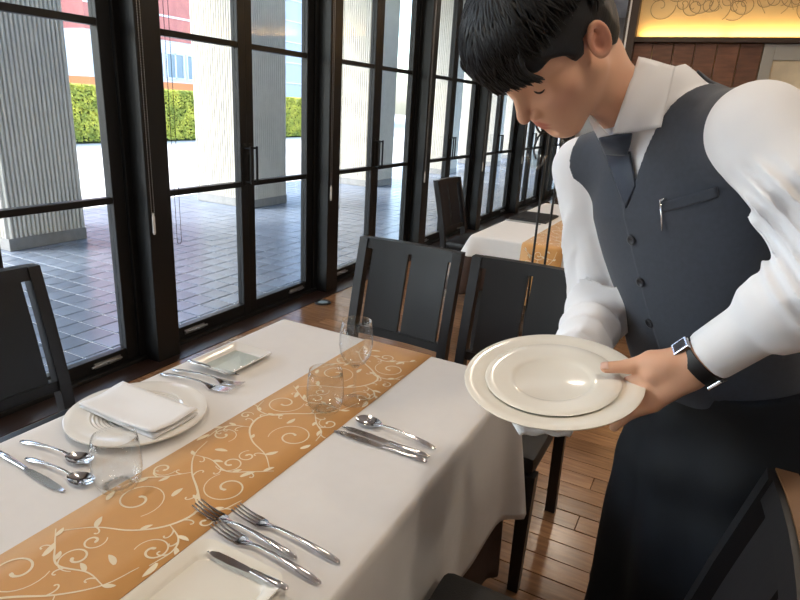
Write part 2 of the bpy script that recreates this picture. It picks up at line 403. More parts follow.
for i, k in enumerate((0, 1, 2, 3, 4, 5, 6, -1)):
    t = thing('ribbed_pillar', clabs[i], 'pillar', (-5.25-CW/2, 2.925+CD/2+3.075*k, 0))
    if shaft is None:
        shaft = new_mesh('shaft', *(lambda m: (m.v, m.f))(ribbed_shaft(CW-.04, CD-.04, .11, 3.62))); shaft.materials.append(MATS['column_rib'])
        plinth = new_mesh('plinth', *(lambda m: (m.v, m.f))(MB().box(-CW/2+.005, CW/2-.005, -CD/2+.005, CD/2-.005, 0, .11, .006))); plinth.materials.append(MATS['column_plinth'])
    obj('shaft', shaft, None, t); obj('plinth', plinth, None, t)
# ---- hedge
def hedge(name, label, x0, x1, y0, y1, z0, z1, n, seed):
    t = thing(name, label, 'hedge', ((x0+x1)/2, (y0+y1)/2, 0))
    cx, cy = (x0+x1)/2, (y0+y1)/2
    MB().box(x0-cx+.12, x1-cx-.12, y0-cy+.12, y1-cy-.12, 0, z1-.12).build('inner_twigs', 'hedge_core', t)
    r = random.Random(seed); m = MB()
    for i in range(n):
        f = r.random()
        y = r.uniform(y0, y1)-cy
        if f < .62: x, z, nr = x1-cx-abs(r.gauss(0, .06)), r.uniform(z0, z1), Vector((1, 0, .5))
        else: x, z, nr = r.uniform(x0, x1)-cx, z1-abs(r.gauss(0, .05)), Vector((.4, 0, 1))
        nr = (nr+Vector((r.gauss(0, .5), r.gauss(0, .5), r.gauss(0, .5)))).normalized()
        u = nr.orthogonal().normalized(); u.rotate(Matrix.Rotation(r.uniform(0, 6.28), 3, nr)); w = nr.cross(u); s = r.uniform(.028, .055); c = Vector((x, y, z))
        m.add([c-u*s, c+w*s*.5+nr*.01, c+u*s, c-w*s*.5+nr*.01], [(0, 1, 2, 3)])
    tag(m.build('foliage', 'hedge_leaf', t), kind='stuff')
hedge('clipped_hedge', 'clipped yellow green hedge beyond the terrace, across the pavement', -15.6, -14.4, 7, 26, .05, 1.42, 60000, 1)
# ---- houses behind
XB = -22.0
h1 = thing('town_building', 'pink brick and white house behind the hedge, seen through the second door', 'building', (XB, 0, 0))
def bx(px, py): return onx(px, py, XB)
ya, yb = bx(150, 40)[1], bx(196, 40)[1]
MB().box(-6, 0, ya-3, yb, 0, bx(165, 82)[2]).build('lower_wall', 'facade_orange', h1)
zl, zm = bx(165, 82)[2], bx(165, 40)[2]
MB().box(-6, 0, ya-3, yb, zl, zm).build('white_wall', 'facade_white', h1)
MB().box(-6, .05, ya-3, yb, zm, zm+7).build('brick_wall', 'pink_brick', h1)
for q in range(5): MB().box(.05, .08, ya-3, yb, zm+.9+q*1.2, zm+.98+q*1.2).build('brick_band', 'facade_white', h1)
for q in range(4):
    yy = bx(166, 60)[1]+1.15*(q-2); wv = MB()
    zz0, zz1 = bx(172, 79)[2], bx(172, 53)[2]
    f = MB(); f.box(0, .1, yy-.06, yy, zz0, zz1); f.box(0, .1, yy+.42, yy+.48, zz0, zz1); f.box(0, .1, yy+.9, yy+.96, zz0, zz1); f.box(0, .1, yy, yy+.9, zz1-.06, zz1); f.box(0, .1, yy, yy+.9, zz0, zz0+.06)
    fo = f.build('window', 'facade_white', h1); MB().box(.01, .05, yy, yy+.42, zz0+.06, zz1-.06).build('pane', 'facade_glass', fo); MB().box(.01, .05, yy+.48, yy+.9, zz0+.06, zz1-.06).build('pane', 'facade_glass', fo)
h2 = thing('town_building', 'tall pale blue clad building behind the hedge', 'building', (XB-1, 0, 0))
y2 = bx(262, 60)[1]
MB().box(-8, 0, y2, y2+16, 0, 14).build('wall', 'facade_blue', h2)
for q in range(12): MB().box(0, .06, y2, y2+16, 1.1+q*1.1, 1.16+q*1.1).build('wall_joint', 'facade_white', h2)
h3 = thing('town_building', 'white building with a grey blue wing seen past the nearest pillar', 'building', (XB-2, 0, 0))
y3 = bx(40, 60)[1]
MB().box(-6, 0, y3-10, bx(81, 60)[1], 0, 9).build('wall', 'facade_white', h3)
MB().box(-6, -.3, bx(81, 60)[1], ya-3.1, 0, 8).build('side_wing', 'facade_blue', h3)
MB().box(-.3, .05, bx(80, 5)[1], ya-3.1, bx(80, 13)[2], 9).build('upper_storey', 'pink_brick', h3)
# ================================================================== furniture
def chair_parts(root):
    W, Hh, SZ = .43, .89, .46
    def stile(s):
        x = s*(W/2-.0175); prof = [(.235, 0), (.205, .25), (.20, .44), (.215, .55), (.25, .72), (.29, Hh)]
        rings = []
        for y, z in prof:
            hw = .0175; dt = .019 if z > .4 else .017
            rings.append([(x-hw, y-dt, z), (x+hw, y-dt, z), (x+hw, y+dt, z), (x-hw, y+dt, z)])
        return MB().loft(rings)
    for s in (-1, 1): stile(s).build('rear_leg', 'black_wood', root, auto=35)
    for s in (-1, 1):
        x = s*(W/2-.02); t, b = .021, .016
        MB().loft([[(x-b, -.224, 0), (x+b, -.224, 0), (x+b, -.224+2*b, 0), (x-b, -.224+2*b, 0)], [(x-t, -.228, SZ-.05), (x+t, -.228, SZ-.05), (x+t, -.228+2*t, SZ-.05), (x-t, -.228+2*t, SZ-.05)]]).build('front_leg', 'black_wood', root)
    def yb(z): return float(np.interp(z, [.44, .55, .72, Hh], [.20, .215, .25, .29]))
    def bow(x): return .016*(1-(x/(W/2))**2)
    def panel(xa, xb, za, zb, th, nm):
        m = MB(); nx = 6; nz = 6; v = []; f = []
        for sdir in (-1, 1):
            for i in range(nx+1):
                for j in range(nz+1):
                    x = xa+(xb-xa)*i/nx; z = za+(zb-za)*j/nz; v.append((x, yb(z)+bow(x)+sdir*th/2, z))
        def id(s, i, j): return s*(nx+1)*(nz+1)+i*(nz+1)+j
        for i in range(nx):
            for j in range(nz):
                f.append((id(0, i, j), id(0, i+1, j), id(0, i+1, j+1), id(0, i, j+1))); f.append((id(1, i, j), id(1, i, j+1), id(1, i+1, j+1), id(1, i+1, j)))
        for i in range(nx):
            f.append((id(0, i, 0), id(1, i, 0), id(1, i+1, 0), id(0, i+1, 0))); f.append((id(0, i, nz), id(0, i+1, nz), id(1, i+1, nz), id(1, i, nz)))
        for j in range(nz):
            f.append((id(0, 0, j), id(0, 0, j+1), id(1, 0, j+1), id(1, 0, j))); f.append((id(0, nx, j), id(1, nx, j), id(1, nx, j+1), id(0, nx, j+1)))
        m.add(v, f); m.build(nm, 'black_wood', root, auto=35)
    iw = W/2-.035
    panel(-iw, iw, Hh-.038, Hh, .034, 'top_rail'); panel(-iw, iw, .52, .55, .026, 'lower_rail')
    panel(-iw+.020, -.008, .55, Hh-.038, .014, 'slat'); panel(.008, iw-.020, .55, Hh-.038, .014, 'slat')
    m = MB(); m.box(-W/2+.02, W/2-.02, -.218, -.198, SZ-.085, SZ-.045); m.box(-W/2+.02, -W/2+.04, -.2, .19, SZ-.085, SZ-.045); m.box(W/2-.04, W/2-.02, -.2, .19, SZ-.085, SZ-.045); m.box(-W/2+.02, W/2-.02, .185, .205, SZ-.085, SZ-.045)
    m.build('seat_rail', 'black_wood', root)
    MB().box(-W/2+.003, W/2-.003, -.232, .185, SZ-.047, SZ+.012, .022).build('seat', 'black_leather', root, auto=40)
ch = thing('dining_chair', 'black wooden chair with two wide back slats behind the wine glass', 'chair', (-.978, 1.715, 0), 0, 'black slat-back dining chairs')
chair_parts(ch)
dup(ch, (-.508, 1.715, 0), 0, 'black slat-back chair behind the held plates, its legs on the planks')
dup(ch, (-1.416, .802, 0), math.pi/2, 'black slat-back chair at the left edge between table and window')
nc = dup(ch, (-.118, .77, 0), -math.pi/2, 'black chair in the bottom right foreground, seat by the tablecloth')
m = MB(); nx = 8; v = []; f = []
for i in range(nx+1):
    x = -.215+.43*i/nx; yb_ = .29+.016*(1-(x/.215)**2)
    v += [(x, yb_-.008, .8905), (x, yb_+.022, .8905), (x, yb_+.022, .894), (x, yb_-.008, .894)]
for i in range(nx):
    for k in range(4): f.append((i*4+k, i*4+(k+1) % 4, (i+1)*4+(k+1) % 4, (i+1)*4+k))
f += [(0, 1, 2, 3), (nx*4+3, nx*4+2, nx*4+1, nx*4)]
tag(m.add(v, f).build('edge_band', 'tan_leather', nc), 'tan brown band along the top rail')
dup(ch, (-1.475, 4.165, 0), math.pi/2, 'black high-back chair standing by the distant table near the windows')
dup(ch, (-.78, 5.13, 0), 0, 'black chair at the far end of the distant table')

def cloth(name, m, x0, x1, y0, y1, zt, drop, parent=None, ear=.07, flare=.02, wav=.012, seed=0, inner=True, thick=True, folds=()):
    """tablecloth: flat top with soft creases, hanging skirt with waves and pointed corner folds"""
    r = random.Random(seed); per = []
    c = .012; nseg = 5
    def line(a, b, n): return [(a[0]+(b[0]-a[0])*i/n, a[1]+(b[1]-a[1])*i/n) for i in range(n)]
    def nrm(a, b):
        d = (b[0]-a[0], b[1]-a[1]); l = math.hypot(*d); return (d[1]/l, -d[0]/l)
    corners = [(x0, y0), (x1, y0), (x1, y1), (x0, y1)]
    pts = []; nn = []; dc = []
    for i in range(4):
        a, b = corners[i], corners[(i+1) % 4]; L = math.dist(a, b); nr = nrm(a, b); d = ((b[0]-a[0])/L, (b[1]-a[1])/L)
        n = max(10, int(L/.018))
        for k in range(n+1):
            s = c+(L-2*c)*k/n; pts.append((a[0]+d[0]*s, a[1]+d[1]*s)); nn.append(nr); dc.append(min(s, L-s))
        p = corners[(i+1) % 4]; nr2 = nrm(corners[(i+1) % 4], corners[(i+2) % 4])
        d2 = (corners[(i+2) % 4][0]-b[0], corners[(i+2) % 4][1]-b[1]); l2 = math.hypot(*d2); d2 = (d2[0]/l2, d2[1]/l2)
        cc = (b[0]-d[0]*c+d2[0]*c, b[1]-d[1]*c+d2[1]*c)
        for k in range(1, nseg):
            th = k/nseg*math.pi/2; q = (nr[0]*math.cos(th)+nr2[0]*math.sin(th), nr[1]*math.cos(th)+nr2[1]*math.sin(th))
            pts.append((cc[0]+q[0]*c, cc[1]+q[1]*c)); nn.append(q); dc.append(0)
    N = len(pts); ph = [r.uniform(0, 6.28) for _ in range(4)]
    rows = 22; v = []; f = []
    cum = 0; S_ = []
    for i in range(N):
        S_.append(cum); cum += math.dist(pts[i], pts[(i+1) % N])
    for k in range(rows+1):
        t = k/rows
        for i in range(N):
            s = S_[i]
            if k == 0: off, z = -.006, zt
            elif k == 1: off, z = .0, zt-.002
            else:
                tt = (k-1)/(rows-1)
                w = math.sin(s*17+ph[0]+.6*math.sin(s*6+ph[3]))*.6+math.sin(s*31+ph[1])*.25+math.sin(s*7+ph[2])*.5
                e = math.exp(-(dc[i]/.055)**2)
                off = .002+flare*tt+wav*w*tt**.8*(1-e)+ear*e*tt**.85
                off = max(off, .0025)
                z = zt-.004-drop*tt*(1+.06*e)+.006*math.sin(s*9+ph[1])*tt
            v.append((pts[i][0]+nn[i][0]*off, pts[i][1]+nn[i][1]*off, z))
    for k in range(rows):
        for i in range(N): f.append((k*N+i, (k+1)*N+i, (k+1)*N+(i+1) % N, k*N+(i+1) % N))
    f = [tuple(reversed(q)) for q in f]
    # top as nested loops towards the middle
    cxm, cym = (x0+x1)/2, (y0+y1)/2
    base = 0; prev = list(range(N))
    for ring in (.93, .8, .6, .35):
        st = len(v)
        for i in range(N):
            x = cxm+(pts[i][0]-cxm)*ring; y = cym+(pts[i][1]-cym)*ring
            v.append((x, y, zt+.0006*noise.noise((x*9, y*9, seed))))
        for i in range(N): f.append((prev[i], prev[(i+1) % N], st+(i+1) % N, st+i))
        prev = list(range(st, st+N))
    cidx = len(v); v.append((cxm, cym, zt))
    for i in range(N): f.append((prev[i], prev[(i+1) % N], cidx))
    me = new_mesh(name, v, f, True); bm = bmesh.new(); bm.from_mesh(me); bmesh.ops.recalc_face_normals(bm, faces=bm.faces[:]); bm.faces.ensure_lookup_table()
    if bm.faces[len(bm.faces)-1].normal.z < 0: bmesh.ops.reverse_faces(bm, faces=bm.faces[:])
    bm.to_mesh(me); bm.free(); o = obj(name, me, m, parent)
    if thick:
        md = o.modifiers.new('thickness', 'SOLIDIFY'); md.thickness = .0014; md.offset = -1
    return o
def table(label, x0, x1, y0, y1, zt):
    t = thing('dining_table', label, 'table', ((x0+x1)/2, (y0+y1)/2, 0), 0)
    hx, hy = (x1-x0)/2, (y1-y0)/2
    MB().box(-hx+.006, hx-.006, -hy+.006, hy-.006, zt-.035, zt-.006, .004).build('table_top', 'black_wood', t)
    for sx in (-1, 1):
        for sy in (-1, 1): MB().box(sx*(hx-.07)-.03, sx*(hx-.07)+.03, sy*(hy-.07)-.03, sy*(hy-.07)+.03, 0, zt-.035, .004).build('leg', 'black_wood', t)
TX0, TX1, TY0, TY1, TZ = -1.156, -.373, -.16, 1.465, .71
table('dining table hidden under the white cloth in the foreground', TX0, TX1, TY0, TY1, TZ-.003)
tag(cloth('under_cloth', 'cloth_brown', TX0+.004, TX1-.004, TY0+.004, TY1-.004, TZ-.0025, .60, ear=.02, flare=.004, wav=.003, seed=4), 'dark brown under cloth hanging below the foreground white tablecloth', 'tablecloth')
tag(cloth('tablecloth', 'cloth_white', TX0, TX1, TY0, TY1, TZ, .395, ear=.065, flare=.010, wav=.007, seed=1), 'white tablecloth draped over the foreground table', 'tablecloth')
FX0, FX1, FY0, FY1 = -1.172, -.39, 3.18, 4.80
table('distant dining table with the dark tray on its cloth', FX0, FX1, FY0, FY1, TZ-.003)
tag(cloth('under_cloth', 'cloth_brown', FX0+.002, FX1-.002, FY0+.002, FY1-.002, TZ-.0025, .30, ear=.12, flare=.022, wav=.008, seed=9), 'brown under cloth with hanging corner on the distant table', 'tablecloth')
tag(cloth('tablecloth', 'cloth_white', FX0-.004, FX1+.004, FY0-.004, FY1+.004, TZ, .10, ear=.04, flare=.014, wav=.003, seed=12), 'short white tablecloth on the distant table', 'tablecloth')

# ---- table runners with scroll print
RIB = [0, []]
def ribbon(m, pts, w, z=0.0):
    pts = [np.array(p, float) for p in pts]; n = len(pts); v = []; f = []
    for i in range(n):
        t = pts[min(i+1, n-1)]-pts[max(i-1, 0)]; t /= (np.linalg.norm(t)+1e-9); q = np.array([-t[1], t[0]])
        ww = w[i] if hasattr(w, '__len__') else w
        a, b = pts[i]+q*ww/2, pts[i]-q*ww/2; v += [(a[0], a[1], z), (b[0], b[1], z)]
    for i in range(n-1): f.append((2*i+2, 2*i+3, 2*i+1, 2*i) if False else (2*i, 2*i+1, 2*i+3, 2*i+2))
    m.add(v, f); RIB[0] += 1; RIB[1] += [RIB[0]]*len(v)
def scroll_cell(m, v0, flip, r):
    sg = -1 if flip else 1
    def T(p): return (p[0]*sg, v0+p[1])
    def stem(pts, w0=.0042, w1=.0016, n=26):
        q = bezier([T(p) for p in pts], n); ribbon(m, q, list(np.interp(np.linspace(0, 1, len(q)), [0, .5, 1], [w1, w0, w1])))
    def spir(cx, cy, r0, turns, a0, sgn, w0=.0044):
        q = [T((cx+r0*(1-.88*t)*math.cos(a0+sgn*t*turns*6.283), cy+r0*(1-.88*t)*math.sin(a0+sgn*t*turns*6.283))) for t in np.linspace(0, 1, 40)]
        ribbon(m, q, list(np.linspace(.0016, w0, 34))+[w0*1.25]*3+[w0*1.5, w0*1.2, w0*.4])
    def leaf(x, y, a, l, w):
        ts = np.linspace(0, 1, 10); q = [T((x+math.cos(a)*l*t+.25*l*math.sin(a)*t*t, y+math.sin(a)*l*t-.25*l*math.cos(a)*t*t)) for t in ts]
        ribbon(m, q, [w*math.sin(math.pi*min(1, t*.92+.08))**.8+.0006 for t in ts])
    def curl(p0, a, l, sgn):          # short tendril ending in a curl
        q = []; x, y = p0; an = a; n = 22
        for i in range(n):
            q.append(T((x, y))); st = l/n*(1.5-1.1*i/n); an += sgn*(.06+.62*(i/n)**2.2); x += math.cos(an)*st; y += math.sin(an)*st
        ribbon(m, q, list(np.linspace(.0030, .0022, n-4))+[.0034, .0042, .0036, .0014])
    def vine(pts, w0=.0042):
        q = bezier(pts, 40); stem(pts, w0, n=40)
        for k in range(5, len(q)-4, 6):
            d = q[min(k+1, len(q)-1)]-q[k-1]; an = math.atan2(d[1], d[0]); sg2 = 1 if (k//6) % 2 else -1
            if k % 12 < 6: curl(q[k], an+sg2*.5, r.uniform(.022, .034), sg2)
            else: leaf(q[k][0], q[k][1], an+sg2*.8, r.uniform(.016, .024), .0075)
    vine([(-.085, 0), (-.045, .035), (.01, .06), (.05, .10), (.06, .15), (.02, .19), (-.03, .225), (-.07, .27), (-.085, .32)], .0050)
    spir(-.048, .118, .050, 1.45, -.6, 1); spir(.058, .225, .047, 1.4, 2.6, 1); spir(.075, .045, .030, 1.3, 3.6, -1); spir(-.082, .205, .024, 1.2, .3, -1)
    spir(.010, .285, .028, 1.3, 4.0, 1); spir(-.02, .012, .020, 1.2, 1.0, -1); spir(.092, .135, .016, 1.1, 2.4, -1)
    vine([(.05, .10), (.085, .085), (.10, .06), (.095, .02)], .0034); vine([(.02, .19), (.045, .165), (.09, .17), (.105, .21)], .0034); vine([(-.03, .225), (-.06, .19), (-.09, .165), (-.1, .13)], .0034); vine([(-.07, .27), (-.03, .275), (.02, .262), (.06, .285), (.095, .31)], .0034)
    for (x, y, a, l) in [(-.045, .035, 2.4, .026), (.055, .262, 1.4, .03), (-.09, .09, 2.2, .024), (.1, .03, -1.2, .03), (-.005, .155, 1.9, .026), (-.05, .305, .6, .026)]:
        leaf(x, y, a, l, .0095)
def runner(label, x0, x1, y0, y1, z, d0, d1, over=.014):
    t = thing('table_runner', label, 'table runner', ((x0+x1)/2, (y0+y1)/2, z))
    hw, hy = (x1-x0)/2, (y1-y0)/2
    path = []
    if d0: path += [(-hy-over, -d0), (-hy-over*.9, -d0*.5), (-hy-over*.5, -.012)]
    path += [(-hy+.0, .0015)] + [(-hy+2*hy*i/24, .0016) for i in range(1, 24)] + [(hy, .0015)]
    if d1: path += [(hy+over*.5, -.012), (hy+over*.9, -d1*.5), (hy+over, -d1)]
    v = []; f = []
    for (y, zz) in path:
        for i in range(5): v.append((-hw+2*hw*i/4, y, zz))
    for k in range(len(path)-1):
        for i in range(4): f.append((k*5+i, k*5+i+1, (k+1)*5+i+1, (k+1)*5+i))
    o = obj('fabric', new_mesh('fabric', v, f, True), 'runner_orange', t); md = o.modifiers.new('thickness', 'SOLIDIFY'); md.thickness = .0011; md.offset = -1
    RIB[:] = [0, []]; m = MB(); r = random.Random(5); y = -hy+.01; fl = False
    while y+.33 < hy+.02: scroll_cell(m, y, fl, r); y += .31; fl = not fl
    m.v = [(min(max(a, -hw+.001), hw-.001), min(b, hy-.001), .0021+4e-6*(RIB[1][i] % 60)) for i, (a, b, c) in enumerate(m.v)]
    p = m.build('scroll_print', 'scroll_cream', t)
    if d0:      # print on the hanging end
        m = MB(); scroll_cell(m, -.32, True, r)
        m.v = [(min(max(a, -hw+.001), hw-.001), -hy-over-.0012+ (0 if b < -.15 else 0), max(b, -d0+.002)) for a, b, c in m.v if True]
        m.v = [(a, b-.0006, c-.012) for a, b, c in m.v]
        m.build('scroll_print', 'scroll_cream', t)
    return t
runner('orange table runner with cream scrollwork across the foreground table', -.847, -.626, TY0, TY1, TZ, 0, .30)
runner('orange table runner hanging over the front of the distant table', -.872, -.645, FY0-.006, FY1, TZ, .34, 0, .032)

# ================================================================== table ware
def plate_prof(R, steps, th=.004, h=.018, foot=.55):
    top = [(0, .004)]+steps; bot = [(R, top[-1][1]-.003), (R*.82, top[-1][1]*.45), (R*foot, .001), (R*(foot-.03), 0), (R*(foot-.06), .002), (0, .002)]
    return top+bot
R1 = .143
ring = []
for r in np.linspace(.052, .098, 13): ring += [(r, .0085+.010*((r-.052)/.046)**1.4+(.0020 if int(round((r-.052)/.00383)) % 2 else 0))]
cp = onz(138, 414, TZ+.012)
pl = thing('charger_plate', 'large round ribbed white plate with folded napkin, by the window', 'plate', (cp[0], cp[1], TZ))
MB().lathe(plate_prof(R1, [(.046, .0045), (.050, .0075)]+ring+[(.102, .0185), (.12, .0195), (R1-.003, .0215), (R1, .0205)]), 72).build('dish', 'porcelain', pl, auto=50)
# napkin: folded sheets lying on the plate
cn = [onz(79, 405, TZ+.026), onz(123, 383, TZ+.030), onz(198, 413, TZ+.026), onz(154, 437, TZ+.028)]
nk = thing('folded_napkin', 'folded white cloth napkin lying on the ribbed plate', 'napkin', (cp[0], cp[1], TZ+.019))
def sheet(cs, z0, lift, n=14):
    v = []; f = []
    for i in range(n+1):
        for k in range(n+1):
            a, b = i/n, k/n
            p = (1-a)*(1-b)*cs[0]+a*(1-b)*cs[1]+a*b*cs[2]+(1-a)*b*cs[3]
            z = z0+lift(a, b)
            v.append((p[0]-cp[0], p[1]-cp[1], z))
    for i in range(n):
        for k in range(n): f.append((i*(n+1)+k, (i+1)*(n+1)+k, (i+1)*(n+1)+k+1, i*(n+1)+k+1))
    return v, f
for q, (sh, z0) in enumerate(((0, .001), (.04, .0045), (.0, .008))):
    cs = [c+(cn[(i+2) % 4]-c)*sh for i, c in enumerate(cn)]
    v, f = sheet(cs, z0, lambda a, b, q=q: .006*(b-.4)**2+.010*q*max(0, b-.55)*(1-a)+.0015*math.sin(a*7+q)+.004*max(0, a-.6)*(1+q))
    o = obj('napkin_layer', new_mesh('napkin_layer', v, f, True), 'napkin', nk); md = o.modifiers.new('thickness', 'SOLIDIFY'); md.thickness = .0018

# cutlery, modelled along +X from the handle end
def flat_ring(x, w, t, z, n=12): return [(x, w/2*math.cos(2*math.pi*i/n), z+t/2*math.sin(2*math.pi*i/n)) for i in range(n)]
def handle(m, pts):
    m.loft([flat_ring(*p) for p in pts])
def fork():
    m = MB(); handle(m, [(0, .002, .002, .003), (.003, .0085, .004, .0035), (.02, .0115, .0048, .006), (.045, .0098, .0045, .009), (.08, .0062, .0042, .011), (.11, .0048, .0042, .0105), (.125, .006, .004, .0085), (.136, .013, .0028, .006), (.144, .021, .0022, .0045), (.152, .0225, .002, .004)])
    for i in range(4):
        y = (i-1.5)*.0061; pts = [(.150, .0040), (.165, .0042), (.180, .0058), (.192, .0085), (.200, .0112)]
        m.loft([[(x, y+dy*(1-.45*(k/4)), z+dz) for dy, dz in ((-.0019, -.001), (.0019, -.001), (.0019, .001), (-.0019, .001))] for k, (x, z) in enumerate(pts)])
    return m
def spoon():
    m = MB(); handle(m, [(0, .002, .002, .003), (.003, .0085, .004, .0035), (.02, .0125, .0048, .006), (.045, .0098, .0045, .009), (.08, .006, .0042, .0115), (.11, .0045, .0042, .0105), (.125, .006, .003, .008)])
    n, k = 24, 6; L, W = .029, .0185; cx = .150
    def pt(r, a, side):
        x = cx+L*r*math.cos(a); w = W*(1+.12*math.cos(a)) ; y = w*r*math.sin(a)
        z = .0085-.0075*(1-r*r)-(.0014 if side else 0)*(1 if r < .99 else .3)
        return (x, y, z)
    v = []; f = []
    for side in (0, 1):
        for j in range(k+1):
            for i in range(n): v.append(pt(j/k if j else .001, 2*math.pi*i/n, side))
    def id(s, j, i): return s*(k+1)*n+j*n+i % n
    for j in range(k):
        for i in range(n):
            f.append((id(0, j, i), id(0, j+1, i), id(0, j+1, i+1), id(0, j, i+1))); f.append((id(1, j, i), id(1, j, i+1), id(1, j+1, i+1), id(1, j+1, i)))
    for i in range(n): f.append((id(0, k, i), id(1, k, i), id(1, k, i+1), id(0, k, i+1)))
    return m.add(v, f)
def knife(L=.225, broad=.019):
    m = MB(); h = L*.45
    handle(m, [(0, .003, .003, .004), (.003, .0105, .006, .004), (h*.3, .0135, .0078, .0045), (h*.75, .0105, .007, .0045), (h, .0085, .006, .0042)])
    for nm in (0,):
        prof = [(h, .0085, 0), (h+.012, broad*.75, .001), (L*.7, broad, .002), (L*.9, broad*.92, .002), (L*.97, broad*.6, .004), (L, .002, .006)]
        m.loft([[(x, -w/2+o, .0036), (x, w/2+o*0, .0030), (x, w/2, .0022), (x, -w/2+o, .0018)] for x, w, o in prof])
    return m
CUT = {'fork': (fork(), .200), 'spoon': (spoon(), .179), 'knife': (knife(), .225), 'butter_knife': (knife(.165, .016), .165)}
CM = {}
def cutlery(kind, label, pa, pb, z=0.0, tilt=0.0, roll=0.0, group=None):
    """pa = pixel of the handle end, pb = pixel of the tip, on the table top"""
    mb, L = CUT[kind]
    if kind not in CM:
        CM[kind] = new_mesh(kind, mb.v, mb.f, True); CM[kind].set_sharp_from_angle(angle=math.radians(45)); CM[kind].materials.append(MATS['silver'])
    a, b = onz(*pa, TZ+.006+z), onz(*pb, TZ+.006+z); d = b-a; l = math.hypot(d[0], d[1])
    o = obj(kind, CM[kind], None, None, (a[0], a[1], TZ+.0008+z), (roll, tilt, math.atan2(d[1], d[0]))); s = min(max(l/L, .85), 1.15); o.scale = (s, s, s)
    return tag(o, label, {'butter_knife': 'knife'}.get(kind, kind), group)
cutlery('knife', 'silver table knife at the left table edge beside two spoons', (-2, 451), (63, 491))
cutlery('spoon', 'silver spoon at the left, the one nearer the window', (20, 440), (91, 463))
cutlery('spoon', 'silver spoon at the left, beside the stemless glass', (25, 457), (92, 484))
cutlery('fork', 'silver fork behind the ribbed plate, nearer the plate', (160, 373), (233, 392))
cutlery('fork', 'silver fork behind the ribbed plate, nearer the glass dish', (172, 369), (243, 386))
cutlery('fork', 'silver fork with tines on the orange runner, crossed by another', (297, 558), (197, 506))
cutlery('fork', 'silver fork lying beside the small butter knife', (321, 583), (215, 526))
cutlery('fork', 'silver fork farthest from the butter knife, next to the runner edge', (340, 562), (236, 510))
cutlery('knife', 'silver table knife right of the runner, next to the spoon', (430, 456), (343, 425))
cutlery('knife', 'silver table knife right of the runner, away from the spoon', (427, 461), (335, 429))
cutlery('spoon', 'silver spoon right of the runner reflecting orange in its bowl', (436, 448), (357, 418))
# dishes
def rounded_dish(hx, hy, rc, lift, th=.004, wellr=.62):
    """square dish with upturned corners"""
    n = 12; m = MB(); out = []
    for q, (sx, sy) in enumerate(((1, 1), (-1, 1), (-1, -1), (1, -1))):
        for i in range(n):
            a = q*math.pi/2+i/(n-1)*math.pi/2; out.append((sx*(hx-rc)+rc*math.cos(a), sy*(hy-rc)+rc*math.sin(a)))
    def rr(s, z, curve=0): return [(x*s, y*s, z+curve*((abs(x)/hx)**3+(abs(y)/hy)**3)*.5) for x, y in out]
    rings = [rr(.02, .005), rr(wellr*.95, .005), rr(wellr, .0055), rr(wellr*1.04, .009), rr(wellr*1.10, .0105), rr(.97, .012, lift), rr(1.0, .0125, lift), rr(1.0, .0095, lift), rr(.9, .006, lift*.7), rr(.5, .0, 0), rr(.02, .0, 0)]
    return m.loft(rings)
dp = (onz(190, 364, TZ+.01)+onz(237, 345, TZ+.01)+onz(273, 355, TZ+.01)+onz(227, 376, TZ+.01))/4
sd = thing('bread_dish', 'small rectangular white dish with upturned edges near the window', 'dish', (dp[0], dp[1], TZ))
rounded_dish(.066, .086, .010, .007, wellr=.72).build('dish', 'porcelain', sd, auto=40)
MB().box(-.044, .044, -.058, .058, .0052, .0060, .0003).build('well_pane', 'dish_glass', sd)
o = cutlery('butter_knife', 'small butter knife resting on the rectangular white dish', (188, 360), (238, 374), z=.016)
bp_ = np.array([-.525, .475, TZ])
bd = thing('bread_dish', 'rounded square cream dish cut by the bottom edge of the picture', 'dish', bp_)
rounded_dish(.085, .095, .028, .006, wellr=.74).build('dish', 'porcelain_cream', bd, auto=40)
cutlery('butter_knife', 'small butter knife resting on the cream dish at the bottom', (288, 588), (209, 549), z=.0135)
# glasses
def glass_shell(prof, th, n=48):
    inner = [(max(r-th, 0), z) for r, z in prof]
    return MB().lathe(prof+list(reversed(inner)), n)
def tumbler(label, p):
    t = thing('stemless_glass', label, 'glass', (p[0], p[1], TZ), group='stemless glasses')
    prof = [(.0, .0012), (.026, .0012), (.033, .006), (.0395, .020), (.0425, .040), (.0425, .060), (.0405, .082), (.0375, .104)]
    inn = [(.0367, .104), (.0397, .082), (.0417, .060), (.0417, .040), (.0385, .022), (.031, .013), (.018, .010), (0, .0095)]
    MB().lathe(prof+inn, 48).build('bowl', 'drink_glass', t, smooth=True)
    m = MB()
    for i in range(14):
        a = i/14*6.283; m.lathe([(.0, .004), (.004, .006), (0, .009)], 6, (.021*math.cos(a), .021*math.sin(a), .0005))
    m.build('base_facets', 'dish_glass', t)
tumbler('stemless drinking glass beside the spoons at the left', onz(119, 487, TZ)); tumbler('stemless drinking glass on the runner beside the wine glass', onz(325, 411, TZ))
wgp = onz(354, 402, TZ)
wg = thing('wine_glass', 'tall clear wine glass standing on the orange runner', 'wine glass', (wgp[0], wgp[1], TZ+.002))
MB().lathe([(0, .0015), (.030, .001), (.0335, .0015), (.033, .0032), (.02, .0045), (.008, .0075), (.004, .016), (.0033, .04), (.0033, .07), (.0045, .086), (.010, .092), (0, .093)], 40).build('stem', 'drink_glass', wg, smooth=True)
pb = [(0, .0905), (.010, .0925), (.026, .105), (.036, .125), (.0395, .148), (.038, .175), (.034, .205)]
MB().lathe(pb+[(.0333, .205), (.0372, .175), (.0387, .148), (.0352, .126), (.0253, .107), (.010, .0955), (0, .094)], 48).build('bowl', 'drink_glass', wg, smooth=True)

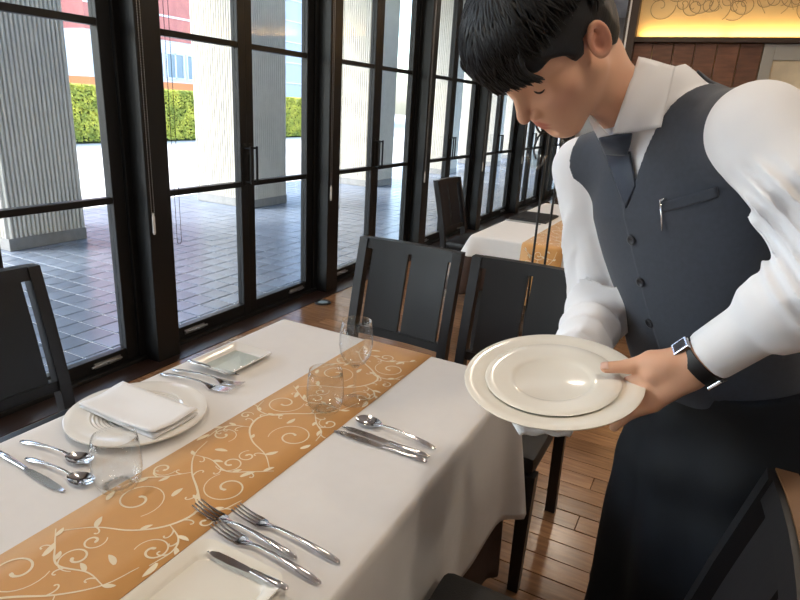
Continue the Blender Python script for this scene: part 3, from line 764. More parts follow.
# ---- things on and by the distant table
bk = onz(533, 222, TZ+.01)
t = thing('serving_tray', 'flat black tray lying on the distant white tablecloth', 'tray', (-1.04, 4.02, TZ))
MB().box(-.13, .12, -.17, .17, .0, .012, .003).build('tray_base', 'book_black', t); MB().box(-.12, .11, -.16, .16, .0122, .016, .001).build('tray_mat', 'black_leather', t)
MB().box(-.13, .10, -.24, -.22, .0, .01, .002).build('tray_handle', 'steel_grey', t)
yc = 2.60
b0 = ony(531, 262, yc); tp = ony(549, 128, yc)
cd = thing('candle_stand', 'tall black iron candle stand with two rods and glass cups by the distant table', 'candle stand', (b0[0]+.034, yc, 0))
m = MB(); sep = .028
for s in (-1, 1): m.tube([(s*sep, 0, .03), (s*sep, 0, tp[2]-.02)], .0052, 10)
m.build('rod', 'iron', cd, smooth=True)
MB().lathe([(0, .03), (.10, .028), (.13, .012), (.135, 0), (0, 0)], 32).build('base', 'iron', cd, auto=40)
m = MB(); zt_ = tp[2]
for s in (-1, 1):
    m.tube(bezier([(s*sep, 0, zt_-.03), (s*.03, 0, zt_+.04), (s*.06, 0, zt_+.05), (s*.085, 0, zt_+.01), (s*.065, 0, zt_-.02), (s*.05, 0, zt_+.0)], 26), .005, 8)
m.tube(bezier([(-sep, 0, zt_-.02), (-.06, -.02, zt_-.03), (-.075, -.03, zt_-.09), (-.06, -.03, zt_-.13)], 16), .0045, 8)
m.tube(bezier([(sep, 0, zt_-.02), (.07, -.02, zt_-.03), (.09, -.03, zt_-.05), (.08, -.03, zt_-.07)], 16), .0045, 8)
m.build('scroll_arm', 'iron', cd, smooth=True)
for (x, y, z) in ((-.06, -.03, zt_-.17), (.08, -.03, zt_-.10)):
    MB().lathe([(0, 0), (.012, .002), (.03, .02), (.042, .045), (.048, .06), (.045, .06), (.03, .025), (.01, .008), (0, .007)], 24, (x, y, z)).build('glass_cup', 'dish_glass', cd, smooth=True)
# ================================================================== the waiter
mat('skin', (.60, .315, .195), .48, sss=.12, bump=.05, bscale=400, spec=.4)
mat('hair_black', (.006, .0065, .008), .45, bump=.3, bscale=300, bstretch=(1, 1, .2), spec=.35)
mat('vest_wool', (.047, .056, .075), .85, var=.12, vscale=120, bump=.12, bscale=700, sheen=.15)
mat('shirt_cotton', (.84, .85, .88), .8, bump=.08, bscale=600, sheen=.1)
mat('trouser_navy', (.0035, .0055, .009), .7, var=.2, vscale=40, bump=.1, bscale=300, spec=.3)
mat('tie_navy', (.006, .016, .038), .5, bump=.15, bscale=400, sheen=.2)
mat('button_dark', (.02, .022, .028), .35)
mat('strap_black', (.012, .013, .015), .45, bump=.2, bscale=300)
mat('lash', (.02, .012, .01), .7)
nt = MATS['skin'].node_tree; at = nt.nodes.new('ShaderNodeAttribute'); at.attribute_name = 'flush'
mx = nt.nodes.new('ShaderNodeMix'); mx.data_type = 'RGBA'; mx.inputs[6].default_value = (.74, .42, .275, 1); mx.inputs[7].default_value = (.58, .19, .14, 1)
nt.links.new(at.outputs['Fac'], mx.inputs[0]); nt.links.new(mx.outputs[2], nt.nodes['Principled BSDF'].inputs['Base Color'])

# ---- signed-distance modelling: evaluate near the surface only, polygonise with surface nets
def nrmv(v): v = np.array(v, float); return v/np.linalg.norm(v)
def smin(a, b, k): h = np.clip(.5+.5*(b-a)/k, 0, 1); return b*(1-h)+a*h-k*h*(1-h)
def smax(a, b, k): return -smin(-a, -b, k)
def sphere(p, c, r): return np.linalg.norm(p-np.array(c), axis=1)-r
def ellip(p, c, r):
    q = (p-np.array(c))/np.array(r); l = np.linalg.norm(q, axis=1); g = np.linalg.norm(q/np.array(r), axis=1)+1e-9
    return l*(l-1)/g
def caps(p, a, b, ra, rb):
    a = np.array(a, float); b = np.array(b, float); d = b-a; t = np.clip(((p-a)@d)/(d@d), 0, 1)
    return np.linalg.norm(p-a-t[:, None]*d, axis=1)-(ra+(rb-ra)*t)
def chain(p, pts, rad, k=.006):
    d = None
    for i in range(len(pts)-1):
        c = caps(p, pts[i], pts[i+1], rad[i], rad[i+1]); d = c if d is None else smin(d, c, k)
    return d
def sdf_mesh(fn, lo, hi, h, name='mesh'):
    lo = np.array(lo, float); n = np.ceil((np.array(hi)-lo)/h).astype(int)+1
    B = 8; nb = np.ceil(n/B).astype(int); n = nb*B
    F = np.empty(n, np.float32)
    bi = np.stack(np.meshgrid(*[np.arange(q) for q in nb], indexing='ij'), -1).reshape(-1, 3)
    fc = fn(lo+(bi*B+(B-1)/2)*h)
    F4 = np.broadcast_to(np.where(fc < 0, -1., 1.).reshape(nb)[:, None, :, None, :, None], (nb[0], B, nb[1], B, nb[2], B)).reshape(n); F[:] = F4
    near = bi[np.abs(fc) < B*h*1.5]
    loc = np.stack(np.meshgrid(*[np.arange(B)]*3, indexing='ij'), -1).reshape(-1, 3)
    CH = 400
    for s in range(0, len(near), CH):
        g = (near[s:s+CH, None, :]*B+loc[None]).reshape(-1, 3)
        F[g[:, 0], g[:, 1], g[:, 2]] = fn(lo+g*h)
    I = F < 0
    cnt = np.zeros(n-1, np.int8)
    for dx in (0, 1):
        for dy in (0, 1):
            for dz in (0, 1): cnt += I[dx:n[0]-1+dx, dy:n[1]-1+dy, dz:n[2]-1+dz]
    act = np.argwhere((cnt > 0) & (cnt < 8)); idx = -np.ones(n-1, np.int64); idx[act[:, 0], act[:, 1], act[:, 2]] = np.arange(len(act))
    acc = np.zeros((len(act), 3)); num = np.zeros(len(act))
    cor = [(a, b, c) for a in (0, 1) for b in (0, 1) for c in (0, 1)]
    for i, c0 in enumerate(cor):
        for ax in range(3):
            if c0[ax]: continue
            c1 = list(c0); c1[ax] = 1
            v0 = F[act[:, 0]+c0[0], act[:, 1]+c0[1], act[:, 2]+c0[2]]; v1 = F[act[:, 0]+c1[0], act[:, 1]+c1[1], act[:, 2]+c1[2]]
            x = (v0 < 0) != (v1 < 0); t = np.where(x, v0/(v0-v1+1e-20), 0)
            for q in range(3): acc[:, q] += np.where(x, c0[q]+(t if q == ax else 0), 0)
            num += x
    V = lo+(act+acc/num[:, None])*h
    Q = []
    for ax in range(3):
        o1, o2 = (ax+1) % 3, (ax+2) % 3
        sl0 = [slice(0, n[q]-1) for q in range(3)]; sl1 = list(sl0); sl1[ax] = slice(1, n[ax])
        A = I[tuple(sl0)]; Bm = I[tuple(sl1)]; e = np.argwhere(A != Bm); e = e[(e[:, o1] > 0) & (e[:, o2] > 0)]
        s = A[e[:, 0], e[:, 1], e[:, 2]]
        def cell(d1, d2):
            c = e.copy(); c[:, o1] -= d1; c[:, o2] -= d2; return idx[c[:, 0], c[:, 1], c[:, 2]]
        q = np.stack([cell(1, 1), cell(0, 1), cell(0, 0), cell(1, 0)], 1); q[~s] = q[~s][:, ::-1]; Q.append(q)
    Q = np.concatenate(Q); Q = Q[(Q >= 0).all(1)]
    return V, Q
def np_mesh(name, V, Q, smooth=True):
    me = bpy.data.meshes.new(name); me.vertices.add(len(V)); me.vertices.foreach_set('co', V.astype(np.float32).ravel())
    me.loops.add(Q.size); me.loops.foreach_set('vertex_index', Q.astype(np.int32).ravel())
    me.polygons.add(len(Q)); me.polygons.foreach_set('loop_start', np.arange(0, Q.size, 4, dtype=np.int32)); me.polygons.foreach_set('loop_total', np.full(len(Q), 4, dtype=np.int32))
    me.update(calc_edges=True); me.validate()
    if smooth: me.polygons.foreach_set('use_smooth', [True]*len(me.polygons))
    return me
def relax(V, Q, it=2, lam=.5):
    V = V.copy()
    for _ in range(it):
        acc = np.zeros_like(V); num = np.zeros(len(V))
        for i in range(4):
            for j in (Q[:, (i+1) % 4], Q[:, (i-1) % 4]):
                for c in range(3): acc[:, c] += np.bincount(Q[:, i], V[j, c], len(V))
            num += 2*np.bincount(Q[:, i], minlength=len(V))
        V += lam*(acc/np.maximum(num, 1)[:, None]-V)
    return V
def vnoise(p, f, seed=0):
    """cheap smooth pseudo-noise from summed sines"""
    r = np.random.RandomState(seed); out = np.zeros(len(p))
    for i in range(5):
        d = r.normal(size=3); d /= np.linalg.norm(d); out += np.sin(p@d*f*r.uniform(.7, 1.5)+r.uniform(0, 6.28)+1.3*np.sin(p@r.normal(size=3)*f*.4))
    return out/5

# ---- skeleton (metres, world)
C0 = np.array([.100, 1.228, .912]); C2 = np.array([-.090, 1.194, 1.397])
KS = nrmv(C2-C0); AS = np.array([.70, -.65, .24]); AS = nrmv(AS-KS*(AS@KS)); BS = np.cross(AS, KS)      # up the spine, towards his left, towards the front
LSP = np.linalg.norm(C2-C0)
LSH = P(757, 131, .845); RSH = P(584, 168, 1.20)
LEL = P(858, 262, .755); LWR = P(693, 366, .895)
REL = P(603, 305, 1.235); RWR = P(566, 372, 1.07)
HO = np.array([-.2588, 1.0095, 1.4928])-RC[:, 0]*.006
HS = np.array([.8401, -.534, -.0951]); HF = np.array([-.3438, -.3885, -.8549]); HU = np.array([-.4196, -.7509, .51])
_c, _s = math.cos(.075), math.sin(.075); HF, HS = HF*_c+HS*_s, HS*_c-HF*_s
HM = np.stack([-HS, HF, HU], 1)                    # head frame: x to his right, y forward, z up
def to_head(p): return (p-HO)@HM
def from_head(q): return q@HM.T+HO
NB = C2+BS*.03-KS*.02-RC[:, 0]*.010                             # base of the neck
WK = [-.20, -.10, 0, .10, .20, .30, .38, .44, .48, .52, .56, .60]
AK = [.180, .184, .178, .166, .170, .180, .184, .178, .160, .118, .075, .05]
BK = [.125, .128, .120, .112, .115, .122, .124, .116, .104, .086, .066, .05]
VK = [-.01, -.01, .0, .012, .012, .010, .008, .006, .008, .014, .022, .03]
def torso_uvw(p): d = p-C0; return d@AS, d@BS, d@KS
def torso(p, off=0.0):
    u, v, w = torso_uvw(p); A = np.interp(w, WK, AK)+off; B = np.interp(w, WK, BK)+off; v = v-np.interp(w, WK, VK)
    au, av = np.abs(u)/A, np.abs(v)/B; r = (au**2.4+av**2.4)**(1/2.4)
    d = (r-1)*np.minimum(A, B)*.95
    return np.maximum(d, np.maximum(w-.60, -.22-w)*.9)
def shoulders(p, off=0.0):
    d = caps(p, LSH, C2-KS*.05+AS*.05, .055+off, .062+off); return np.minimum(d, caps(p, RSH, C2-KS*.05-AS*.05, .055+off, .062+off))
def neck(p, off=0.0): return caps(p, HO-HU*.045-HF*.010, NB, .047+off, .056+off)
def hit(px, py, fn, d0=.6, d1=1.6):
    o = np.array([0, 0, CAMZ]); dr = nrmv(P(px, py, 1.0)-o); t = d0; best = (1e9, t)
    for _ in range(160):
        s = float(fn((o+dr*t)[None])[0]); best = min(best, (s, t))
        if s < 2e-4 or t > d1+.6: break
        t += max(s*.6, 2e-4)
    return o+dr*best[1]          # a ray that misses keeps its closest approach

# ---- head
def head_fn(p):
    q = to_head(p); s = np.array([1, 1, 1.]); m = q.copy(); m[:, 0] = np.abs(m[:, 0])
    d = ellip(q, (0, -.006, .048), (.077, .099, .088))
    d = smin(d, ellip(q, (0, .040, -.022), (.063, .064, .082)), .03)
    d = smin(d, caps(m, (.052, .005, -.050), (.018, .074, -.100), .017, .016), .035)
    d = smin(d, sphere(q, (0, .081, -.097), .019), .025)
    d = smin(d, sphere(m, (.046, .060, -.008), .020), .028)
    d = smin(d, caps(m, (.008, .089, .034), (.040, .076, .034), .010, .009), .016)
    d = smin(d, ellip(q, (0, .055, .06), (.058, .042, .045)), .03)
    d = smax(d, -sphere(m, (.033, .104, .014), .019), .016)
    d = smin(d, sphere(m, (.0325, .0745, .0145), .0148), .005)
    d = smin(d, caps(q, (0, .093, .024), (0, .115, -.012), .0070, .0088), .012)
    d = smin(d, sphere(q, (0, .1180, -.0205), .0100), .008)
    d = smin(d, ellip(m, (.0140, .1050, -.0260), (.0080, .0120, .0092)), .004)
    d = smax(d, -ellip(m, (.0065, .110, -.0335), (.0036, .006, .005)), .003)
    d = smin(d, ellip(q, (0, .089, -.058), (.030, .016, .026)), .02)
    d = smax(d, -caps(m, (0, .1085, -.0595), (.029, .0915, -.0615), .0018, .0012), .004)
    d = smin(d, smin(caps(m, (.003, .1050, -.0540), (.025, .0930, -.0600), .0060, .0026), caps(m, (0, .1030, -.0672), (.022, .0920, -.0640), .0072, .0034), .0012), .004)
    d = smax(d, -sphere(q, (0, .108, -.083), .010), .012)
    # ears
    e = (m-np.array([.077, -.008, .004]))/.88; ca, sa = math.cos(.35), math.sin(.35)
    e = np.stack([e[:, 0]*ca+e[:, 1]*sa, -e[:, 0]*sa+e[:, 1]*ca, e[:, 2]], 1); ct, st = math.cos(.2), math.sin(.2)
    e = np.stack([e[:, 0], e[:, 1]*ct+e[:, 2]*st, -e[:, 1]*st+e[:, 2]*ct], 1)
    rho = np.sqrt((e[:, 1]/.0175)**2+(e[:, 2]/.030)**2)
    pl = np.maximum((rho-1)*.0165, np.abs(e[:, 0]-.010-.004*np.clip(rho, 0, 1.2))-.0032)
    ear = smin(pl, np.sqrt(((rho-.96)*.018)**2+(e[:, 0]-.014)**2)-.0042, .003)
    ear = smin(ear, ellip(e, (.010, .003, -.026), (.005, .009, .009)), .004)
    
    ear = smin(ear, ellip(e, (.000, .006, .0), (.010, .009, .022)), .005); ear = smax(ear, -ellip(e, (.0165, .003, -.004), (.0070, .0085, .0135)), .002); ear = smax(ear, -ellip(e, (.0165, .0, .014), (.006, .006, .010)), .002)
    d = smin(d, ear*.88, .005)
    return smin(d, smin(neck(p), caps(q, (0, -.045, -.01), (0, -.050, -.09), .036, .036), .03), .022)
HL = [HO-.22, HO+.24]
Vh, Qh = sdf_mesh(head_fn, HO+np.array([-.19, -.22, -.26]), HO+np.array([.28, .34, .20]), .0022)

# ---- hands
IDX = dict(
 thumb=([P(668, 364, .895), P(650, 360, .912), P(628, 366.5, .925), P(606, 367.5, .935)], [.0145, .0125, .0108, .0088]),
 index=([P(650, 376, .912), P(626, 384, .945), P(604, 391, .975), P(590, 393, .99)], [.0125, .0105, .0095, .0082]),
 middle=([P(647, 388, .915), P(620, 398, .955), P(596, 404, .99), P(582, 404, 1.0)], [.0125, .0105, .0095, .0082]),
 ring=([P(648, 398, .917), P(622, 411, .95), P(602, 418, .98), P(590, 418, .995)], [.0120, .0102, .0092, .008]),
 little=([P(654, 405, .912), P(633, 412, .925), P(621, 420, .935), P(614, 427, .942)], [.0112, .0092, .0085, .0072]))
def lhand(p):
    d = smin(caps(p, P(688, 360, .892), P(655, 372, .908), .021, .019), caps(p, P(690, 376, .893), P(660, 395, .910), .020, .0175), .02)
    d = smin(d, caps(p, P(684, 356, .890), P(655, 361, .908), .015, .0135), .014)
    for nm, (pts, rad) in IDX.items(): d = smin(d, chain(p, pts, rad, .004), .008 if nm != 'thumb' else .012)
    return smin(d, caps(p, LWR+(LEL-LWR)*.28, LWR-(LEL-LWR)*.03, .031, .0275), .016)
cL = LWR
Vl, Ql = sdf_mesh(lhand, np.min([P(560, 345, .9), P(700, 440, .87), P(600, 400, 1.03), LWR+.1*nrmv(LEL-LWR)], 0)-.07, np.max([P(560, 345, 1.0), P(720, 340, .9), LWR+.1*nrmv(LEL-LWR)], 0)+.06, .0020)
PC = P(552, 376.5, .955)                               # centre of the held plate
RH = PC+np.array([.0, .03, -.034])
def rhand(p):
    d = nrmv(RH-RWR); s = nrmv(np.cross(d, (0, 0, 1)))
    f = smin(caps(p, RWR, RH+s*.022, .025, .018), caps(p, RWR, RH-s*.022, .024, .018), .02)
    for i, o in enumerate((-.032, -.011, .011, .032)):
        b = RH+s*o+d*.02; f = smin(f, chain(p, [b, b+d*.04+s*o*.2, b+d*.068+s*o*.3+np.array([0, 0, .004])], [.0105, .009, .0075]), .007)
    return smin(f, chain(p, [RH+s*.02-d*.02, RH+s*.052+d*.01, RH+s*.066+d*.04], [.013, .011, .0085]), .01)
Vr, Qr = sdf_mesh(rhand, np.minimum(RWR, RH)-.13, np.maximum(RWR, RH)+.13, .0030)
HIPL, HIPR = C0+AS*.085-KS*.02, C0-AS*.085-KS*.02
GN = np.array([.71, -.70, 0.])
FL_, FR_ = np.array([HIPL[0]+.02, HIPL[1]+.0, .09]), np.array([HIPR[0]+.02, HIPR[1]+.0, .09])
def lower(p):
    d = smin(torso(p, -.022), shoulders(p, -.012), .04); d = smin(d, smin(neck(p, -.004), caps(to_head(p), (0, -.02, -.05), (0, .0, .03), .045, .05), .02), .02)
    d = smin(d, chain(p, [LSH, LEL, LWR+(LEL-LWR)*.1], [.048, .038, .026], .01), .03); d = smin(d, chain(p, [RSH, REL, RWR], [.048, .038, .026], .01), .03)
    for hp, ft in ((HIPL, FL_), (HIPR, FR_)):
        kn = (hp+ft)/2+np.array([-.01, -.012, .02]); d = smin(d, chain(p, [hp, kn, ft], [.085, .056, .040], .02), .03)
        d = smin(d, caps(p, ft+np.array([0, 0, -.04]), ft+np.array([-.10, -.11, -.055]), .038, .03), .02)
    return np.maximum(d, .004-p[:, 2])
Vb, Qb = sdf_mesh(lower, (-.40, .75, -.01), (.45, 1.50, 1.62), .0085)
person = thing('person', 'waiter in white shirt, dark waistcoat and tie bending over the table with two plates', 'person', (C0[0], C0[1], 0))
def local(V): return V-np.array([C0[0], C0[1], 0])
Vh = relax(Vh, Qh, 1, .4); Vl = relax(Vl, Ql, 2, .5); Vr = relax(Vr, Qr, 2, .5); Vb = relax(Vb, Qb, 3, .5)
tmp = []
for V, Q in ((Vb, Qb), (Vh, Qh), (Vl, Ql), (Vr, Qr)):
    tmp.append(obj('tmp', np_mesh('tmp', local(V), Q)))
def unite(objs):
    for s in ('MANIFOLD', 'EXACT'):
        try:
            base = objs[0]
            for q in objs[1:]:
                md = base.modifiers.new('u', 'BOOLEAN'); md.operation = 'UNION'; md.object = q; md.solver = s
            dg = bpy.context.evaluated_depsgraph_get(); me = bpy.data.meshes.new_from_object(base.evaluated_get(dg))
            base.modifiers.clear()
            if len(me.vertices) > 20000: return me
        except Exception as ex: print('boolean', s, ex); objs[0].modifiers.clear()
    bm = bmesh.new()
    for q in objs: bm.from_mesh(q.data)
    me = bpy.data.meshes.new('body'); bm.to_mesh(me); bm.free(); return me
body_me = unite(tmp)
for q in tmp: bpy.data.objects.remove(q)
body_me.name = 'body'; body_me.materials.clear()
body_me.polygons.foreach_set('use_smooth', [True]*len(body_me.polygons))
body = obj('body', body_me, 'skin', person); body['label'] = 'face, neck and hands, head bowed to the left'
# natural flush of lips, ears, nose tip and cheeks
co = np.empty(len(body_me.vertices)*3, np.float32); body_me.vertices.foreach_get('co', co); co = co.reshape(-1, 3)+np.array([C0[0], C0[1], 0])
q = to_head(co); m = q.copy(); m[:, 0] = np.abs(m[:, 0])
lip = np.minimum(caps(m, (.003, .1060, -.0540), (.025, .0940, -.0600), .0054, .0020), caps(m, (0, .1040, -.0672), (.022, .0930, -.0640), .0066, .0028))
fl = np.clip(1.6-lip/.0022, 0, 1)*.9*(np.linalg.norm(q, axis=1) < .2)
fl = np.maximum(fl, .45*np.exp(-(sphere(m, (.088, -.008, .006), .02).clip(0)/.008)**2)); fl = np.maximum(fl, .25*np.exp(-(sphere(m, (.045, .07, -.02), .012).clip(0)/.02)**2)); fl = np.maximum(fl, .25*np.exp(-(sphere(q, (0, .116, -.022), .008).clip(0)/.008)**2))
at_ = body_me.attributes.new('flush', 'FLOAT', 'POINT'); at_.data.foreach_set('value', fl.astype(np.float32))

def part_sdf(name, m, fn, lo, hi, h, it=1, parent=None, lam=.5):
    V, Q = sdf_mesh(fn, lo, hi, h); V = relax(V, Q, it, lam); return obj(name, np_mesh(name, local(V), Q), m, parent or person)

# ---- shirt with sleeves
def sleeve(p, pts, rad, seed):
    a, b, c = pts
    d = smin(caps(p, a, b, rad[0], rad[1]), caps(p, b, c, rad[2], rad[3]), .03)
    ax = nrmv(c-b); t = (p-b)@ax/np.linalg.norm(c-b); ax1 = nrmv(b-a); t1 = (p-a)@ax1/np.linalg.norm(b-a)
    amp = .006+.010*np.exp(-((t-.05)/.45)**2)
    ph = t*30+2.4*vnoise(p, 22, seed)+1.2*np.sin(t1*3)
    fold = 1.1-2.0*np.abs(np.sin(ph*.5))+.6*vnoise(p, 42, seed+3)
    ph2 = t1*13+2.2*vnoise(p, 16, seed+7)
    cr = .0055*(1-3.2*np.abs(vnoise(p, 38, seed+9)))*np.clip(t1*3-.9, 0, 1)*np.clip((1-t)*4, 0, 1)
    return d-np.clip(cr+.75*amp*fold*np.clip(t*3+1.0, 0, 1)*np.clip((1.0-t)*5, .15, 1)*np.clip(t1*3-.6, 0, 1)+.0055*(1-2*np.abs(np.sin(ph2*.5)))*np.clip(1-t1, 0, 1)*np.clip(t1*3.5-.5, 0, 1), -.0095, .0105)
LCF = LWR+(LEL-LWR)*.10; RCF = RWR+(REL-RWR)*.08
def shirt(p):
    d = smin(torso(p, .004), shoulders(p, .004), .03)
    d = smin(d, caps(p, NB+(HO-HU*.045-NB)*.25, NB, .062, .070), .02)
    dl = sleeve(p, (LSH, LEL, LCF+(LEL-LCF)*.52), (.068, .063, .063, .059), 1); dl = smin(dl, caps(p, LCF+(LEL-LCF)*.05, LCF+(LEL-LCF)*.56, .0390, .043), .003)
    axl = nrmv(LEL-LCF); dl = np.maximum(dl, -((p-LCF)@axl))
    dr = sleeve(p, (RSH, REL, RCF), (.060, .055, .055, .045), 5); axr = nrmv(REL-RCF); dr = np.maximum(dr, -((p-RCF)@axr))
    d = smin(smin(d, dl, .012), dr, .012)
    w = (p-C0)@KS
    return np.maximum(d, -.02-w)
part_sdf('shirt', 'shirt_cotton', shirt, (-.42, .72, .88), (.36, 1.46, 1.56), .0032, 4)
# ---- waistcoat
nv = hit(628, 206, lambda p: torso(p, .009))
def uw(x): d = x-C0; return np.array([d@AS, d@KS])
uV = uw(nv); uL = uV+np.array([.088, .157]); uR = uV+np.array([-.088, .157]);
def vest_base(p):
    u, v, w = torso_uvw(p)
    ov = .0022*np.clip((u-(uV[0]-.014))/.0025, 0, 1)*(v > 0)
    wr = .0024*vnoise(p, 24, 11)+.0022*np.sin((w*34+u*22)+2*vnoise(p, 14, 4))*np.clip((.28-w)/.2, 0, 1)
    return smin(torso(p, .009), shoulders(p, .009), .03)-ov-wr
def vest(p):
    u, v, w = torso_uvw(p); d = vest_base(p)
    def edge(a, b):   # signed side of a line in (u, w)
        t = b-a; n = np.array([-t[1], t[0]])/np.linalg.norm(t); return (u-a[0])*n[0]+(w-a[1])*n[1]
    eL = edge(uV, uL); eR = -edge(uV, uR)
    inV = np.minimum(np.minimum(eL, eR), np.minimum(v+.01, w-uV[1]+.004))      # positive inside the V
    d = np.maximum(d, inV)
    d = np.maximum(d, -caps(p, C2+KS*.12+BS*.01, NB-KS*.03+BS*.012, .072, .058))
    d = np.maximum(d, -smin(caps(p, LSH+nrmv(LSH-C2)*.025-KS*.01, LEL, .073, .094), sphere(p, LSH-KS*.07+AS*.05, .07), .03))
    d = np.maximum(d, -caps(p, RSH-RC[:, 0]*.078-RC[:, 1]*.10, REL-RC[:, 0]*.034, .054, .062))
    hem = w-(-.035-.05*np.exp(-((np.abs(u-uV[0])-.045)/.05)**2)*(v > 0)+.04*np.exp(-((u-uV[0])/.012)**2)*(v > 0))
    return np.maximum(d, -hem*.9)
part_sdf('waistcoat', 'vest_wool', vest, (-.33, .88, .80), (.36, 1.44, 1.52), .0025, 4)
# ---- apron and trousers
def apron(p):
    z = p[:, 2]; t = np.clip((.98-z)/.65, 0, 1)
    u, v, w = torso_uvw(p); 
    cx = np.interp(z, [.30, .70, .92, 1.0], [C0[0]+.020, C0[0]+.018, C0[0]+.012, C0[0]-.02]); cy = C0[1]-.012+0*z
    a2 = np.array([.733, -.68]); b2 = np.array([-.68, -.733]); dx = p[:, 0]-cx; dy = p[:, 1]-cy
    uu = dx*a2[0]+dy*a2[1]; vv = dx*b2[0]+dy*b2[1]
    A = np.interp(z, [.28, .60, .85, 1.0], [.228, .222, .210, .188]); B = np.interp(z, [.28, .60, .85, 1.0], [.165, .152, .140, .122])
    th = np.arctan2(vv/B, uu/A)
    rip = .010*np.sin(th*9+1.5*np.sin(z*5))*np.clip(t*1.3, 0, 1)+.004*vnoise(p, 14, 21)+.004*np.sin(z*46+th*2.5+2*vnoise(p, 9, 3))*np.exp(-((z-.82)/.13)**2)
    r = ((np.abs(uu)/A)**2.3+(np.abs(vv)/B)**2.3)**(1/2.3)
    return np.maximum((r-1)*B*.9-rip, np.maximum(.30-z, w-.05))
part_sdf('apron', 'trouser_navy', apron, (-.20, .90, .27), (.45, 1.50, 1.10), .0048, 1)
def trous(p):
    d = None
    for hp, ft in ((HIPL, FL_), (HIPR, FR_)):
        kn = (hp+ft)/2+np.array([-.01, -.012, .02]); c = chain(p, [hp, kn, ft], [.095, .076, .066], .02); d = c if d is None else smin(d, c, .02)
    return np.maximum(d-.004*vnoise(p, 20, 31), np.maximum(.05-p[:, 2], p[:, 2]-.9))
part_sdf('trousers', 'trouser_navy', trous, (-.15, .95, .03), (.40, 1.45, .95), .008, 1)
def shoe(p, ft):
    d = smin(caps(p, ft+np.array([.02, .02, -.045]), ft+np.array([-.11, -.12, -.055]), .046, .040), caps(p, ft, ft+np.array([0, 0, .03]), .05, .05), .02); return np.maximum(d, .001-p[:, 2])
for ft in (FL_, FR_): part_sdf('shoe', 'black_leather', lambda p, ft=ft: shoe(p, ft), ft-.22, ft+.2, .006)

# ---- pieces laid on the shirt: collar leaves, tie, buttons
shirt_s = lambda p: smin(smin(torso(p, .004), shoulders(p, .004), .03), caps(p, NB+(HO-HU*.045-NB)*.35, NB, .063, .072), .02)
def patch(name, quad, fn, m, nu=14, nv=14, th=.003, bulge=0.0, parent=None):
    """cloth patch: pixel quad laid onto the surface fn"""
    v = []; f = []
    c = [np.array(x, float) for x in quad]
    for i in range(nu+1):
        for k in range(nv+1):
            a, b = i/nu, k/nv; q = (1-a)*(1-b)*c[0]+a*(1-b)*c[1]+a*b*c[2]+(1-a)*b*c[3]
            v.append(local(hit(q[0], q[1], lambda p: fn(p)-bulge*16*a*(1-a)*b*(1-b))))
    for i in range(nu):
        for k in range(nv): f.append((i*(nv+1)+k, i*(nv+1)+k+1, (i+1)*(nv+1)+k+1, (i+1)*(nv+1)+k))
    o = obj(name, new_mesh(name, v, f, True), m, parent or person); md = o.modifiers.new('thickness', 'SOLIDIFY'); md.thickness = th; md.offset = 0
    return o
coll = lambda p: shirt_s(p)-.009
patch('collar', [(639, 57), (675, 67), (661, 127), (611, 136)], coll, 'shirt_cotton', th=.003, bulge=.004)
patch('collar', [(586, 112), (592, 116), (611, 138), (601, 143)], coll, 'shirt_cotton', th=.003)
tie_s = lambda p: shirt_s(p)-.006
tie = patch('tie', [(604, 150), (630, 152), (636, 186), (626, 209)], tie_s, 'tie_navy', th=.004, bulge=.002)
kn = patch('tie_knot', [(600, 137), (632, 133), (627, 154), (606, 153)], lambda p: shirt_s(p)-.010, 'tie_navy', th=.008, bulge=.006, parent=tie)
def frame_at(px, py, fn):
    a = hit(px, py, fn); e = 2e-3
    g = np.array([float(fn((a+np.eye(3)[i]*e)[None])[0]-fn((a-np.eye(3)[i]*e)[None])[0]) for i in range(3)]); n = nrmv(g); x = nrmv(np.cross(n, KS)); return a, n, x, np.cross(n, x)
bm_ = MB().lathe([(0, .0), (.0085, 0), (.0095, .0015), (.009, .0032), (.0065, .0036), (.0055, .0024), (.0, .0024)], 24)
for (px, py) in ((632, 240), (641, 282), (650, 323), (661, 366)):
    a, n, x, yv = frame_at(px, py, vest_base)
    R_ = np.stack([x, yv, n], 1); v = (np.array(bm_.v)@R_.T)+local(a+n*.0002)
    o = obj('button', new_mesh('button', v, bm_.f, True), 'button_dark', person)
    hv = MB()
    for sx in (-1, 1):
        for sy in (-1, 1): hv.lathe([(0, .0026), (.0009, .0026), (.0009, .002)], 6, (sx*.002, sy*.002, 0))
    v = (np.array(hv.v)@R_.T)+local(a+n*.0002); obj('button_hole', new_mesh('button_hole', v, hv.f), 'lash', o)
# breast pocket welt with a pen
vs = lambda p: vest_base(p)-.0015
pk = patch('pocket_welt', [(660, 203), (717, 187), (719, 197), (661, 213)], vs, 'vest_wool', 12, 4, .0025)
a, n, x, yv = frame_at(663, 203, vs); b_, *_ = frame_at(664, 230, vs)
pn = MB().tube([local(a+n*.006), local(b_+n*.005)], [.0017, .0014], 8); pn.tube([local(a+n*.006), local(a+n*.008+(a-b_)*.10), local(a+n*.002+(a-b_)*.12+nrmv(P(673, 200, 1)-P(663, 203, 1))*.010)], .0022, 8)
pen = tag(pn.build('pen', 'silver', person, smooth=True), 'silver pen clip on the waistcoat pocket')
